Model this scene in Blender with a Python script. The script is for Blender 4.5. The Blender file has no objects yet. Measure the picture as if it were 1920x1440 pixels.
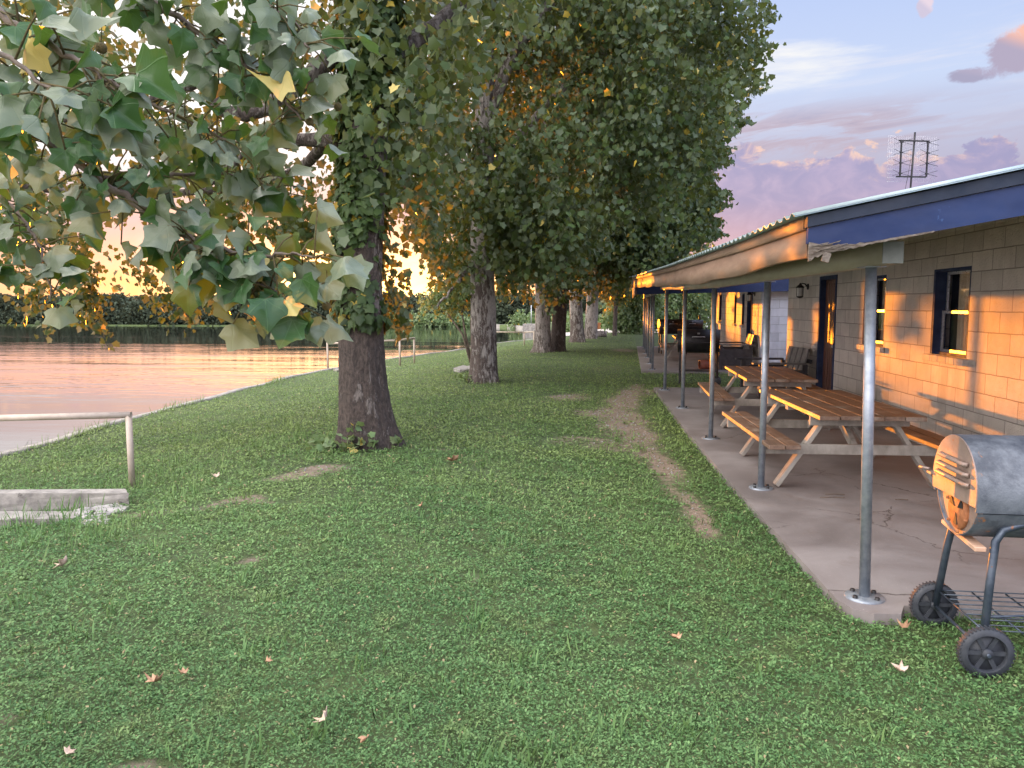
import bpy, bmesh, math, random
import numpy as np
from mathutils import Vector, Matrix

random.seed(7); rng = np.random.default_rng(11)
R_ = math.radians
scene = bpy.context.scene

# ------------------------------------------------------------------ camera
F_ = 1450.0
PITCH = math.atan(147 / F_)
YAW = math.atan(143 * math.cos(PITCH) / F_)          # camera looks this far left of the building direction (+Y)
CAM = np.array([0.0, 0.0, 1.66])
cd = bpy.data.cameras.new('camera'); cam = bpy.data.objects.new('camera', cd)
scene.collection.objects.link(cam); scene.camera = cam
cd.sensor_width = 36; cd.lens = F_ / 1920 * 36; cd.clip_end = 3000; cd.clip_start = 0.05
cam.location = CAM
cam.rotation_euler = (math.pi / 2 - PITCH, 0, YAW)
FW = np.array([-math.sin(YAW) * math.cos(PITCH), math.cos(YAW) * math.cos(PITCH), -math.sin(PITCH)])
RT = np.array([math.cos(YAW), math.sin(YAW), 0.0]); UP = np.cross(RT, FW)

# ------------------------------------------------------------------ light
SUN_AZ, SUN_EL = R_(-19.4), R_(1.75)                  # azimuth clockwise from +Y
sun_dir = Vector((math.sin(SUN_AZ) * math.cos(SUN_EL), math.cos(SUN_AZ) * math.cos(SUN_EL), math.sin(SUN_EL)))
sl = bpy.data.lights.new('sun', 'SUN'); sun = bpy.data.objects.new('sun', sl)
scene.collection.objects.link(sun)
sl.energy = 5.0; sl.color = (1.0, 0.29, 0.015); sl.angle = R_(0.6)
sun.rotation_euler = sun_dir.to_track_quat('Z', 'Y').to_euler()
scene.view_settings.view_transform = 'Standard'; scene.view_settings.look = 'None'
scene.view_settings.gamma = 1; scene.view_settings.use_curve_mapping = False
scene.view_settings.exposure = 1.5

class NT:
    """small helper for shader node maths"""
    def __init__(s, tree): s.t = tree; s.n = tree.nodes; s.l = tree.links
    def new(s, typ, **kw):
        n = s.n.new(typ)
        for k, v in kw.items(): setattr(n, k, v)
        return n
    def put(s, sock, v):
        if hasattr(v, 'is_output') or isinstance(v, bpy.types.NodeSocket): s.l.new(v, sock)
        elif isinstance(v, (tuple, list)) and len(v) == 3 and sock.type == 'RGBA': sock.default_value = (*v, 1)
        else: sock.default_value = v
    def m(s, op, a, b=0.0, c=0.0):
        n = s.new('ShaderNodeMath', operation=op)
        s.put(n.inputs[0], a); s.put(n.inputs[1], b)
        if op in ('MULTIPLY_ADD',): s.put(n.inputs[2], c)
        return n.outputs[0]
    def smooth(s, x, lo, hi, a=0.0, b=1.0):
        n = s.new('ShaderNodeMapRange', interpolation_type='SMOOTHSTEP')
        s.put(n.inputs[0], x); n.inputs[1].default_value = lo; n.inputs[2].default_value = hi
        n.inputs[3].default_value = a; n.inputs[4].default_value = b
        return n.outputs[0]
    def mix(s, f, a, b, mode='MIX'):
        n = s.new('ShaderNodeMix', data_type='RGBA', blend_type=mode)
        s.put(n.inputs[0], f); s.put(n.inputs[6], a); s.put(n.inputs[7], b)
        return n.outputs[2]
    def noise(s, vec, scale, detail=4, rough=0.55, dist=0.0, out=0):
        n = s.new('ShaderNodeTexNoise'); s.l.new(vec, n.inputs['Vector'])
        n.inputs['Scale'].default_value = scale; n.inputs['Detail'].default_value = detail
        n.inputs['Roughness'].default_value = rough; n.inputs['Distortion'].default_value = dist
        return n.outputs[out]
    def comb(s, x, y, z):
        n = s.new('ShaderNodeCombineXYZ'); s.put(n.inputs[0], x); s.put(n.inputs[1], y); s.put(n.inputs[2], z); return n.outputs[0]
    def ramp(s, x, stops):
        n = s.new('ShaderNodeValToRGB'); s.put(n.inputs[0], x)
        e = n.color_ramp.elements
        while len(e) < len(stops): e.new(0.5)
        for el, (p, c) in zip(e, stops): el.position = p; el.color = (*c, 1)
        return n.outputs[0]
    def mapping(s, vec, scale):
        n = s.new('ShaderNodeMapping'); s.l.new(vec, n.inputs[0]); n.inputs['Scale'].default_value = scale; return n.outputs[0]

# ------------------------------------------------------------------ sky
world = bpy.data.worlds.new('World'); scene.world = world; world.use_nodes = True
wt = NT(world.node_tree); world.node_tree.nodes.clear()
tc = wt.new('ShaderNodeTexCoord'); sep = wt.new('ShaderNodeSeparateXYZ'); wt.l.new(tc.outputs['Generated'], sep.inputs[0])
az = wt.m('MULTIPLY', wt.m('ARCTAN2', sep.outputs[0], sep.outputs[1]), 57.2958)
el = wt.m('MULTIPLY', wt.m('ARCSINE', sep.outputs[2]), 57.2958)
sky = wt.new('ShaderNodeTexSky', sky_type='NISHITA'); sky.sun_disc = False
sky.sun_elevation = SUN_EL; sky.sun_rotation = SUN_AZ
sky.air_density = 1.2; sky.dust_density = 2.0
# evening colours by height (degrees 0..40 -> 0..1), values are radiance before the 0.1 strength
h = wt.m('DIVIDE', wt.m('MAXIMUM', el, 0.0), 40.0)
base = wt.ramp(h, [(0.0, (.98, .50, .22)), (.05, (.98, .50, .30)), (.13, (.60, .40, .42)), (.22, (.46, .44, .60)),
                   (.36, (.56, .66, .90)), (.52, (.46, .58, .90)), (1.0, (.34, .42, .64))])
awayw = wt.smooth(wt.m('ABSOLUTE', az), 32.0, 95.0)   # away from the sunset the low sky is dull mauve and blue
base = wt.mix(awayw, base, wt.ramp(h, [(0.0, (.40, .36, .44)), (.2, (.46, .42, .52)), (.5, (.42, .46, .60)), (1.0, (.34, .42, .62))]))
leftw = wt.smooth(az, -30.0, 14.0, 1.0, 0.0)           # brighter, whiter veil of cloud towards the sunset side
veil = wt.m('MULTIPLY', leftw, wt.smooth(el, 6.0, 11.5))
base = wt.mix(wt.m('MULTIPLY', veil, .9), base, (1.3, 1.28, 1.25))
# thin white streaks and cirrus
v1 = wt.comb(wt.m('MULTIPLY', az, .05), wt.m('MULTIPLY', wt.m('ADD', el, wt.m('MULTIPLY', az, -.05)), .35), 3.0)
ci = wt.noise(v1, 1.6, 6, .6, .4)
ci = wt.m('MULTIPLY', wt.smooth(ci, .50, .75), wt.smooth(el, 10.0, 15.0))
base = wt.mix(wt.m('MULTIPLY', ci, .55), base, (.80, .78, .86))
sx = wt.m('DIVIDE', wt.m('SUBTRACT', az, 12.5), 6.5); sy = wt.m('DIVIDE', wt.m('SUBTRACT', wt.m('ADD', el, wt.m('MULTIPLY', az, -.03)), 15.2), 1.5)
v2 = wt.comb(wt.m('MULTIPLY', az, .12), wt.m('MULTIPLY', el, .8), 9.0)
st = wt.m('ADD', wt.m('ADD', wt.m('MULTIPLY', sx, sx), wt.m('MULTIPLY', sy, sy)), wt.m('MULTIPLY', wt.m('SUBTRACT', wt.noise(v2, 1.5, 5, .6), .5), 2.6))
base = wt.mix(wt.smooth(st, 1.3, -.6, 0.0, 1.0), base, (.95, .93, .90))
# mauve stratus strip above the bank
v3 = wt.comb(wt.m('MULTIPLY', az, .10), wt.m('MULTIPLY', wt.m('ADD', el, wt.m('MULTIPLY', az, -.09)), .75), 1.0)
s3 = wt.noise(v3, 1.5, 7, .62, .5)
band = wt.m('MULTIPLY', wt.smooth(el, 9.2, 10.8), wt.smooth(el, 14.0, 11.8))
s3m = wt.m('MULTIPLY', wt.smooth(s3, .40, .56), band)
s3m = wt.m('MULTIPLY', wt.m('MULTIPLY', s3m, wt.smooth(az, 26.0, 18.0, .25, 1.0)), wt.smooth(az, -12.0, 3.0))
base = wt.mix(s3m, base, wt.mix(wt.smooth(s3, .52, .75), (.50, .43, .55), (.36, .34, .50)))
# heaped cloud bank with lit upper rim
cv = wt.comb(wt.m('MULTIPLY', az, .16), wt.m('MULTIPLY', el, .22), 4.0)
nz = wt.noise(cv, 2.0, 8, .58, .35)
lump = wt.m('MULTIPLY', wt.m('SUBTRACT', nz, .5), 7.5)
top = wt.m('ADD', wt.m('ADD', 10.2, wt.m('MULTIPLY', wt.m('SUBTRACT', wt.m('MAXIMUM', az, 5.0), 14.0), -.05)), lump)
top = wt.m('SUBTRACT', top, wt.smooth(az, 3.0, -14.0, 0.0, 4.6))
dd = wt.m('SUBTRACT', top, el)                         # >0 inside the bank
bank = wt.m('MULTIPLY', wt.smooth(dd, -.05, .35), wt.m('SUBTRACT', 1.0, awayw))
dpt = wt.noise(cv, 3.1, 6, .6, .6)
bankc = wt.ramp(wt.m('DIVIDE', wt.m('MAXIMUM', el, 0.0), 12.0),
                [(0.0, (1.0, .45, .20)), (.20, (.86, .38, .30)), (.38, (.56, .38, .50)), (.60, (.35, .32, .54)), (1.0, (.31, .31, .55))])
bankc = wt.mix(wt.smooth(dpt, .35, .7), bankc, wt.mix(.5, bankc, (.62, .48, .66)))
rim = wt.m('MULTIPLY', wt.smooth(dd, 1.1, .1), wt.smooth(dpt, .38, .62))
bankc = wt.mix(wt.m('MULTIPLY', rim, .85), bankc, (1.0, .66, .50))
base = wt.mix(wt.m('MULTIPLY', bank, .93), base, bankc)
# pink heaps high on the right
def puff(b, a0, e0, ra, re, seed, col_top, col_bot):
    px = wt.m('DIVIDE', wt.m('SUBTRACT', az, a0), ra); py = wt.m('DIVIDE', wt.m('SUBTRACT', el, e0), re)
    nn = wt.noise(wt.comb(wt.m('MULTIPLY', az, .25), wt.m('MULTIPLY', el, .35), seed), 2.2, 6, .6, .3)
    r = wt.m('ADD', wt.m('ADD', wt.m('MULTIPLY', px, px), wt.m('MULTIPLY', py, py)), wt.m('MULTIPLY', wt.m('SUBTRACT', nn, .5), 3.2))
    c = wt.mix(wt.smooth(wt.m('ADD', py, wt.m('MULTIPLY', px, .8)), -.3, .5), col_bot, col_top)
    return wt.mix(wt.smooth(r, 1.1, .5, 0.0, .95), b, c)
base = puff(base, 27.3, 15.0, 2.4, 1.5, 1.0, (.95, .50, .38), (.42, .36, .50))
base = puff(base, 24.5, 13.9, 1.5, .55, 2.0, (.42, .37, .52), (.36, .34, .50))
base = puff(base, 25.8, 18.9, 1.7, .7, 5.0, (1.0, .55, .45), (.70, .50, .55))
base = puff(base, 21.5, 18.2, .5, .6, 8.0, (.80, .66, .75), (.62, .55, .70))
# golden glow round the low sun
ga = wt.m('SUBTRACT', az, -16.0)
g1 = wt.m('ADD', wt.m('POWER', wt.m('DIVIDE', ga, 8.5), 2.0), wt.m('POWER', wt.m('DIVIDE', wt.m('SUBTRACT', el, 1.0), 3.0), 2.0))
glow = wt.m('EXPONENT', wt.m('MULTIPLY', g1, -1.0))
base = wt.mix(1.0, base, wt.mix(glow, (0, 0, 0), (3.6, 2.1, .6)), 'ADD')
g2 = wt.m('EXPONENT', wt.m('MULTIPLY', wt.m('ADD', wt.m('POWER', wt.m('DIVIDE', wt.m('SUBTRACT', az, -24.0), 22.0), 2.0), wt.m('POWER', wt.m('DIVIDE', el, 5.2), 2.0)), -1.0))
base = wt.mix(1.0, base, wt.mix(g2, (0, 0, 0), (.95, .52, .12)), 'ADD')
g3 = wt.m('EXPONENT', wt.m('MULTIPLY', wt.m('ADD', wt.m('POWER', wt.m('DIVIDE', wt.m('SUBTRACT', az, -19.4), 1.1), 2.0), wt.m('POWER', wt.m('DIVIDE', wt.m('SUBTRACT', el, 1.6), .9), 2.0)), -1.0))
base = wt.mix(1.0, base, wt.mix(g3, (0, 0, 0), (14.0, 9.0, 4.0)), 'ADD')
# sky overhead and behind the camera boosted as added fill light
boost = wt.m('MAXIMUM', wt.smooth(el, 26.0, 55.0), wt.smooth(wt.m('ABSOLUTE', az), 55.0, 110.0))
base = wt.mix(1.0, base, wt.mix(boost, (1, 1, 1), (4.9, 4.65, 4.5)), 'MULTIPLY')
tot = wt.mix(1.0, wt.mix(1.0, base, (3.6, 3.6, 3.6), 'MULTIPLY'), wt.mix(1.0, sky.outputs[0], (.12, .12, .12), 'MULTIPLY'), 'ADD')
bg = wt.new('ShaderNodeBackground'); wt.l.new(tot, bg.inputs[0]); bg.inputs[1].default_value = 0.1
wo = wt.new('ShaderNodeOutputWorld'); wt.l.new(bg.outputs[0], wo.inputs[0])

# ------------------------------------------------------------------ measuring helpers (points read off against known heights)
def ray(x, y): return FW * F_ + RT * (x - 960) + UP * (720 - y)
def onZ(x, y, z): d = ray(x, y); return CAM + d * (z - CAM[2]) / d[2]
def onX(x, y, X): d = ray(x, y); return CAM + d * X / d[0]
def onY(x, y, Y): d = ray(x, y); return CAM + d * Y / d[1]
def proj(P):
    v = P - CAM; k = v @ FW; k = np.where(k < .05, .05, k)
    return 960 + F_ * (v @ RT) / k, 720 - F_ * (v @ UP) / k, v @ FW

# ------------------------------------------------------------------ object helpers
def link(o, parent=None):
    scene.collection.objects.link(o)
    if parent is not None:
        o.parent = parent
    return o
def tag(o, label=None, cat=None, group=None, kind=None):
    if label: o['label'] = label
    if cat: o['category'] = cat
    if group: o['group'] = group
    if kind: o['kind'] = kind
    return o
def thing(name, loc, label, cat, group=None, rz=0):
    o = bpy.data.objects.new(name, None); o.empty_display_size = .1
    link(o); o.location = loc; o.rotation_euler = (0, 0, rz)
    return tag(o, label, cat, group)
def copy_tree(o, parent=None):
    c = o.copy(); link(c, parent)
    for ch in [k for k in scene.objects if k.parent == o]: copy_tree(ch, c)
    return c
def np_mesh(name, V, faces, m, parent=None, smooth=False, attrs=None, uv=None, loc=None):
    """faces: (n,k) int array"""
    me = bpy.data.meshes.new(name); V = np.asarray(V, np.float32); faces = np.asarray(faces, np.int32)
    n, k = faces.shape
    me.vertices.add(len(V)); me.vertices.foreach_set('co', V.ravel())
    me.loops.add(n * k); me.loops.foreach_set('vertex_index', faces.ravel())
    me.polygons.add(n); me.polygons.foreach_set('loop_start', np.arange(0, n * k, k, dtype=np.int32))
    me.update(calc_edges=True)
    if smooth: me.polygons.foreach_set('use_smooth', np.ones(n, bool))
    for an, av in (attrs or {}).items():
        at = me.attributes.new(an, 'FLOAT', 'POINT'); at.data.foreach_set('value', np.asarray(av, np.float32))
    if uv is not None:
        ul = me.uv_layers.new(name='uv'); ul.data.foreach_set('uv', np.asarray(uv, np.float32)[faces.ravel()].ravel())
    me.materials.append(m); me.validate()
    o = bpy.data.objects.new(name, me); link(o, parent)
    if loc is not None: o.location = loc
    return o
class MB:
    """collects boxes, tubes, lathes into ONE mesh"""
    def __init__(s): s.b = bmesh.new()
    def box(s, c, size, rot=None, bevel=0.0):
        r = bmesh.ops.create_cube(s.b, size=1)['verts']
        M = Matrix.Translation(Vector(c)) @ (rot.to_4x4() if rot else Matrix.Identity(4)) @ Matrix.Diagonal((*size, 1))
        bmesh.ops.transform(s.b, matrix=M, verts=r)
        if bevel:
            ed = list({e for v in r for e in v.link_edges})
            bmesh.ops.bevel(s.b, geom=ed, offset=bevel, segments=1, affect='EDGES')
        return s
    def span(s, x0, x1, y0, y1, z0, z1, bevel=0.0):
        return s.box(((x0 + x1) / 2, (y0 + y1) / 2, (z0 + z1) / 2), (x1 - x0, y1 - y0, z1 - z0), None, bevel)
    def bar(s, a, b, w, t, bevel=0.0, up=Vector((0, 0, 1))):
        a = Vector(a); b = Vector(b); d = b - a; L = d.length; d.normalize()
        x = up.cross(d)
        if x.length < 1e-4: x = Vector((1, 0, 0)).cross(d)
        x.normalize(); y = d.cross(x)
        return s.box((a + b) / 2, (w, t, L), Matrix((x, y, d)).transposed(), bevel)
    def tube(s, pts, rad, n=12, cap=True):
        pts = [Vector(p) for p in pts]
        if not hasattr(rad, '__len__'): rad = [rad] * len(pts)
        rings = []; prev = None
        for i, p in enumerate(pts):
            d = (pts[min(i + 1, len(pts) - 1)] - pts[max(i - 1, 0)]).normalized()
            if prev is None:
                x = d.orthogonal().normalized()
            else:
                x = (prev - d * prev.dot(d)).normalized()
            prev = x; y = d.cross(x)
            rings.append([s.b.verts.new(p + (x * math.cos(2 * math.pi * k / n) + y * math.sin(2 * math.pi * k / n)) * rad[i]) for k in range(n)])
        for a, b in zip(rings, rings[1:]):
            for k in range(n):
                f = s.b.faces.new((a[k], a[(k + 1) % n], b[(k + 1) % n], b[k])); f.smooth = True
        if cap:
            s.b.faces.new(list(reversed(rings[0]))); s.b.faces.new(rings[-1])
        return s
    def lathe(s, prof, origin, axis, n=24):
        """prof: list (r, h) along axis"""
        axis = Vector(axis).normalized(); x = axis.orthogonal().normalized(); y = axis.cross(x); o = Vector(origin)
        rings = []
        for r, hh in prof:
            rings.append([s.b.verts.new(o + axis * hh + (x * math.cos(2 * math.pi * k / n) + y * math.sin(2 * math.pi * k / n)) * max(r, 1e-4)) for k in range(n)])
        for a, b in zip(rings, rings[1:]):
            for k in range(n):
                f = s.b.faces.new((a[k], a[(k + 1) % n], b[(k + 1) % n], b[k])); f.smooth = True
        return s
    def prism(s, poly, a, b):
        """poly: list of Vector points (flat), extruded by vector b-a"""
        d = Vector(b) - Vector(a)
        v0 = [s.b.verts.new(Vector(p)) for p in poly]; v1 = [s.b.verts.new(Vector(p) + d) for p in poly]
        s.b.faces.new(v0); s.b.faces.new(list(reversed(v1)))
        for i in range(len(poly)):
            j = (i + 1) % len(poly); s.b.faces.new((v0[j], v0[i], v1[i], v1[j]))
        return s
    def build(s, name, m, parent=None, loc=None):
        bmesh.ops.recalc_face_normals(s.b, faces=s.b.faces)
        me = bpy.data.meshes.new(name); s.b.to_mesh(me); s.b.free(); me.materials.append(m)
        o = bpy.data.objects.new(name, me); link(o, parent)
        if loc is not None: o.location = loc
        return o

# ------------------------------------------------------------------ materials
def new_mat(name):
    m = bpy.data.materials.new(name); m.use_nodes = True; m.node_tree.nodes.clear()
    t = NT(m.node_tree)
    out = t.new('ShaderNodeOutputMaterial'); b = t.new('ShaderNodeBsdfPrincipled'); t.l.new(b.outputs[0], out.inputs[0])
    c = t.new('ShaderNodeTexCoord')
    return m, t, b, c, out
def bump(t, b, height, strength=.4, dist=.01):
    n = t.new('ShaderNodeBump'); t.l.new(height, n.inputs['Height']); n.inputs['Strength'].default_value = strength
    n.inputs['Distance'].default_value = dist; t.l.new(n.outputs[0], b.inputs['Normal']); return n
def simple(name, ca, cb, scale=8, rough=.6, metal=0.0, bs=.2, stretch=(1, 1, 1), bd=.004, spots=None):
    m, t, b, c, _ = new_mat(name)
    v = t.mapping(c.outputs['Object'], stretch)
    n = t.noise(v, scale, 6, .65)
    col = t.mix(t.smooth(n, .32, .68), ca, cb)
    if spots:
        n2 = t.noise(c.outputs['Object'], spots[1], 5, .7)
        col = t.mix(t.smooth(n2, spots[2], spots[2] + .08), col, spots[0])
    t.put(b.inputs['Base Color'], col); b.inputs['Metallic'].default_value = metal
    nr = t.noise(v, scale * 2.3, 3)
    t.put(b.inputs['Roughness'], t.smooth(nr, .2, .8, max(rough - .12, .05), min(rough + .12, 1)))
    bump(t, b, t.noise(v, scale * 5, 4, .7), bs, bd)
    return m

M = {}
M['galv'] = simple('galvanised_pipe', (.20, .23, .27), (.30, .33, .37), 14, .45, .55, .1)
M['black_metal'] = simple('black_metal', (.012, .012, .014), (.03, .028, .03), 9, .5, .3, .2)
M['white_metal'] = simple('cream_rail_paint', (.34, .28, .22), (.43, .36, .29), 9, .55, 0, .15, spots=((.25, .15, .09), 25, .66))
M['blue_paint'] = simple('blue_paint', (.003, .015, .070), (.005, .021, .090), 3, .7, 0, .12, (1, 1, 2), spots=((.06, .12, .28), 5, .63))
M['navy'] = simple('navy_paint', (.004, .011, .028), (.007, .016, .038), 5, .7, 0, .1)
M['navy_dark'] = simple('dark_blue_frame', (.012, .022, .06), (.02, .035, .09), 5, .85, 0, .1)
M['fascia'] = simple('stained_fascia', (.22, .14, .10), (.31, .205, .145), 3, .75, 0, .3, (3, .5, 3), spots=((.22, .13, .09), 6, .62))
M['beam'] = simple('beige_beam', (.29, .25, .19), (.36, .31, .24), 4, .6, 0, .2, (2, .4, 2), spots=((.30, .25, .18), 9, .66))
M['soffit'] = simple('soffit_board', (.40, .33, .26), (.50, .42, .33), 3, .7, 0, .15)
M['rotten'] = simple('rotten_wood', (.10, .075, .055), (.24, .21, .18), 60, .9, 0, .8, (.3, 1, 2), .01)
M['roof'] = simple('galvanised_roof', (.22, .30, .32), (.34, .42, .44), 2, .42, .5, .1, (1, 1, 1), spots=((.30, .22, .16), 7, .68))
M['steel_dark'] = simple('grill_frame_paint', (.035, .05, .075), (.075, .095, .125), 12, .4, .5, .2, spots=((.16, .07, .035), 20, .64))
M['rubber'] = simple('wheel_plastic', (.018, .022, .03), (.035, .04, .05), 14, .6, 0, .3)
M['barrel'] = simple('weathered_barrel', (.040, .050, .072), (.12, .14, .175), 7, .5, .3, .5, (1, 1, 1), .006, spots=((.27, .115, .045), 5.0, .57))
M['rust'] = simple('rusty_plate', (.19, .145, .125), (.30, .22, .185), 5, .55, .3, .25, spots=((.26, .12, .06), 30, .60))
M['rust_dark'] = simple('rust_red', (.22, .08, .03), (.34, .13, .05), 20, .8, 0, .5)
M['handle_wood'] = simple('bare_wood', (.42, .26, .18), (.55, .36, .25), 20, .6, 0, .2, (.2, 2, 2))
M['alu'] = simple('aluminium', (.45, .46, .48), (.6, .6, .62), 20, .35, .7, .05)
M['curtain'] = simple('curtain_cloth', (.55, .42, .30), (.66, .52, .38), 4, .9, 0, .3, (1, 3, .3))
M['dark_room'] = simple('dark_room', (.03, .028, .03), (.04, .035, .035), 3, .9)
M['chair'] = simple('dark_chair_wood', (.022, .022, .026), (.045, .045, .05), 8, .55, 0, .3)
M['chair_light'] = simple('grey_chair_board', (.10, .10, .10), (.17, .16, .15), 8, .6, 0, .3)
M['fence_conc'] = simple('old_concrete', (.15, .138, .125), (.30, .28, .25), 5, .85, 0, .6, (1, 1, 1), .01, spots=((.10, .09, .08), 4, .60))
M['stone'] = simple('paving_stone', (.22, .21, .20), (.34, .32, .30), 7, .85, 0, .6, (1, 1, 1), .01)
M['rv'] = simple('trailer_white', (.62, .63, .66), (.70, .71, .74), 3, .4, 0, .02)
M['rv_dark'] = simple('trailer_dark', (.02, .025, .04), (.03, .035, .05), 3, .2)
M['rv_stripe'] = simple('trailer_stripe', (.10, .14, .26), (.12, .17, .30), 3, .35)
M['lamp_glass'] = simple('frosted_lamp_glass', (.40, .40, .38), (.5, .5, .47), 12, .3)
M['door'] = simple('brown_door', (.07, .03, .022), (.13, .055, .035), 5, .42, 0, .4, (6, 6, .4), .006)
M['twig'] = simple('twig_bark', (.10, .075, .06), (.20, .16, .12), 20, .8, 0, .5, (1, 1, 1), .006)
M['seed'] = simple('seed_ball', (.10, .09, .03), (.20, .15, .06), 60, .9, 0, 1.0, (1, 1, 1), .01)
M['red_can'] = simple('rusty_red_can', (.16, .045, .025), (.24, .07, .04), 8, .6, 0, .3)
M['cloth_blue'] = simple('blue_cloth', (.10, .16, .30), (.16, .22, .36), 8, .9, 0, .4)

def glass_mat():
    m, t, b, c, out = new_mat('window_glass')
    tr = t.new('ShaderNodeBsdfTransparent'); tr.inputs[0].default_value = (.93, .94, .94, 1)
    gl = t.new('ShaderNodeBsdfGlossy'); gl.inputs['Roughness'].default_value = .03
    lw = t.new('ShaderNodeLayerWeight'); lw.inputs[0].default_value = .5; fr = t.m('ADD', .05, t.m('MULTIPLY', t.m('POWER', lw.outputs['Facing'], 4.0), .7))
    mx = t.new('ShaderNodeMixShader'); t.l.new(fr, mx.inputs[0]); t.l.new(tr.outputs[0], mx.inputs[1]); t.l.new(gl.outputs[0], mx.inputs[2])
    t.l.new(mx.outputs[0], out.inputs[0]); return m
M['glass'] = glass_mat()

def block_mat(name, ca, cb, mortar, swap=True):
    m, t, b, c, _ = new_mat(name)
    s = t.new('ShaderNodeSeparateXYZ'); t.l.new(c.outputs['Object'], s.inputs[0])
    wob = t.noise(c.outputs['Object'], 6, 3)
    u = t.m('ADD', s.outputs[1], s.outputs[0])
    v = t.comb(u, t.m('ADD', s.outputs[2], t.m('MULTIPLY', t.m('SUBTRACT', wob, .5), .012)), 0.0)
    br = t.new('ShaderNodeTexBrick'); t.l.new(v, br.inputs['Vector'])
    br.inputs['Scale'].default_value = 1; br.inputs['Brick Width'].default_value = .40; br.inputs['Row Height'].default_value = .2
    br.inputs['Mortar Size'].default_value = .006; br.inputs['Mortar Smooth'].default_value = .35; br.offset = .5
    br.inputs['Color1'].default_value = (1, 1, 1, 1); br.inputs['Color2'].default_value = (.74, .74, .74, 1); br.inputs['Mortar'].default_value = (.5, .5, .5, 1)
    n = t.noise(c.outputs['Object'], 4, 5, .6)
    col = t.mix(t.smooth(n, .3, .7), ca, cb)
    col = t.mix(.7, col, t.mix(1.0, col, br.outputs['Color'], 'MULTIPLY'))
    col = t.mix(t.m('MULTIPLY', br.outputs['Fac'], .8), col, mortar)
    stn = t.noise(t.mapping(c.outputs['Object'], (1, 1, .25)), 2.5, 5, .6)
    col = t.mix(t.smooth(stn, .52, .70, 0, .5), col, tuple(x * .6 for x in ca))
    t.put(b.inputs['Base Color'], col); b.inputs['Roughness'].default_value = .75
    fine = t.noise(c.outputs['Object'], 75, 6, .8)
    pit = t.smooth(t.noise(c.outputs['Object'], 40, 3, .6), .52, .66)
    hh = t.m('ADD', t.m('MULTIPLY', t.m('SUBTRACT', 1.0, br.outputs['Fac']), 1.1), t.m('ADD', t.m('MULTIPLY', fine, .9), t.m('MULTIPLY', pit, -.45)))
    bump(t, b, hh, .8, .012)
    return m
M['block'] = block_mat('cream_block', (.52, .475, .43), (.61, .56, .505), (.24, .21, .185))
M['block_white'] = block_mat('white_block', (.47, .50, .60), (.54, .57, .67), (.33, .35, .40))

def slab_mat():
    m, t, b, c, _ = new_mat('porch_concrete')
    n = t.noise(c.outputs['Object'], 1.1, 7, .62, .5); n2 = t.noise(c.outputs['Object'], 5, 6, .7)
    col = t.ramp(n, [(.25, (.125, .108, .105)), (.45, (.19, .168, .165)), (.6, (.255, .232, .23)), (.8, (.325, .305, .30))])
    col = t.mix(t.smooth(n2, .55, .75, 0, .45), col, (.16, .12, .10))
    vo = t.new('ShaderNodeTexVoronoi', feature='DISTANCE_TO_EDGE'); vo.inputs['Scale'].default_value = .8
    dv = t.new('ShaderNodeVectorMath', operation='ADD'); t.l.new(c.outputs['Object'], dv.inputs[0])
    t.l.new(t.comb(t.m('MULTIPLY', n2, .35), t.m('MULTIPLY', n, .3), 0.0), dv.inputs[1]); t.l.new(dv.outputs[0], vo.inputs['Vector'])
    crack = t.m('MULTIPLY', t.smooth(vo.outputs[0], .008, .0, 0, 1), t.smooth(t.noise(c.outputs['Object'], .9, 3), .48, .58))
    col = t.mix(t.m('MULTIPLY', crack, .8), col, (.05, .04, .035))
    sp = t.smooth(t.noise(c.outputs['Object'], 90, 2), .70, .74)
    col = t.mix(t.m('MULTIPLY', sp, .6), col, (.42, .39, .36))
    t.put(b.inputs['Base Color'], col); t.put(b.inputs['Roughness'], t.smooth(n, .2, .8, .5, .8))
    bump(t, b, t.m('ADD', t.noise(c.outputs['Object'], 30, 6, .7), t.m('MULTIPLY', crack, -2.0)), .3, .004)
    return m
M['slab'] = slab_mat()

def table_mat():
    m, t, b, c, _ = new_mat('weathered_planks')
    v = t.mapping(c.outputs['Object'], (14, 1.2, 14))
    n = t.noise(v, 3, 7, .7, .6); n2 = t.noise(c.outputs['Object'], 6, 4)
    col = t.ramp(n, [(.25, (.075, .05, .036)), (.5, (.16, .10, .07)), (.75, (.25, .175, .125))])
    col = t.mix(t.smooth(n2, .5, .7, 0, .5), col, (.36, .32, .27))
    t.put(b.inputs['Base Color'], col); b.inputs['Roughness'].default_value = .55
    bump(t, b, n, .6, .005); return m
M['plank'] = table_mat()
M['plank_grey'] = simple('grey_leg_timber', (.19, .175, .155), (.32, .30, .27), 7, .75, 0, .5, (1, 3, .5), .006, spots=((.12, .09, .06), 14, .66))

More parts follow.
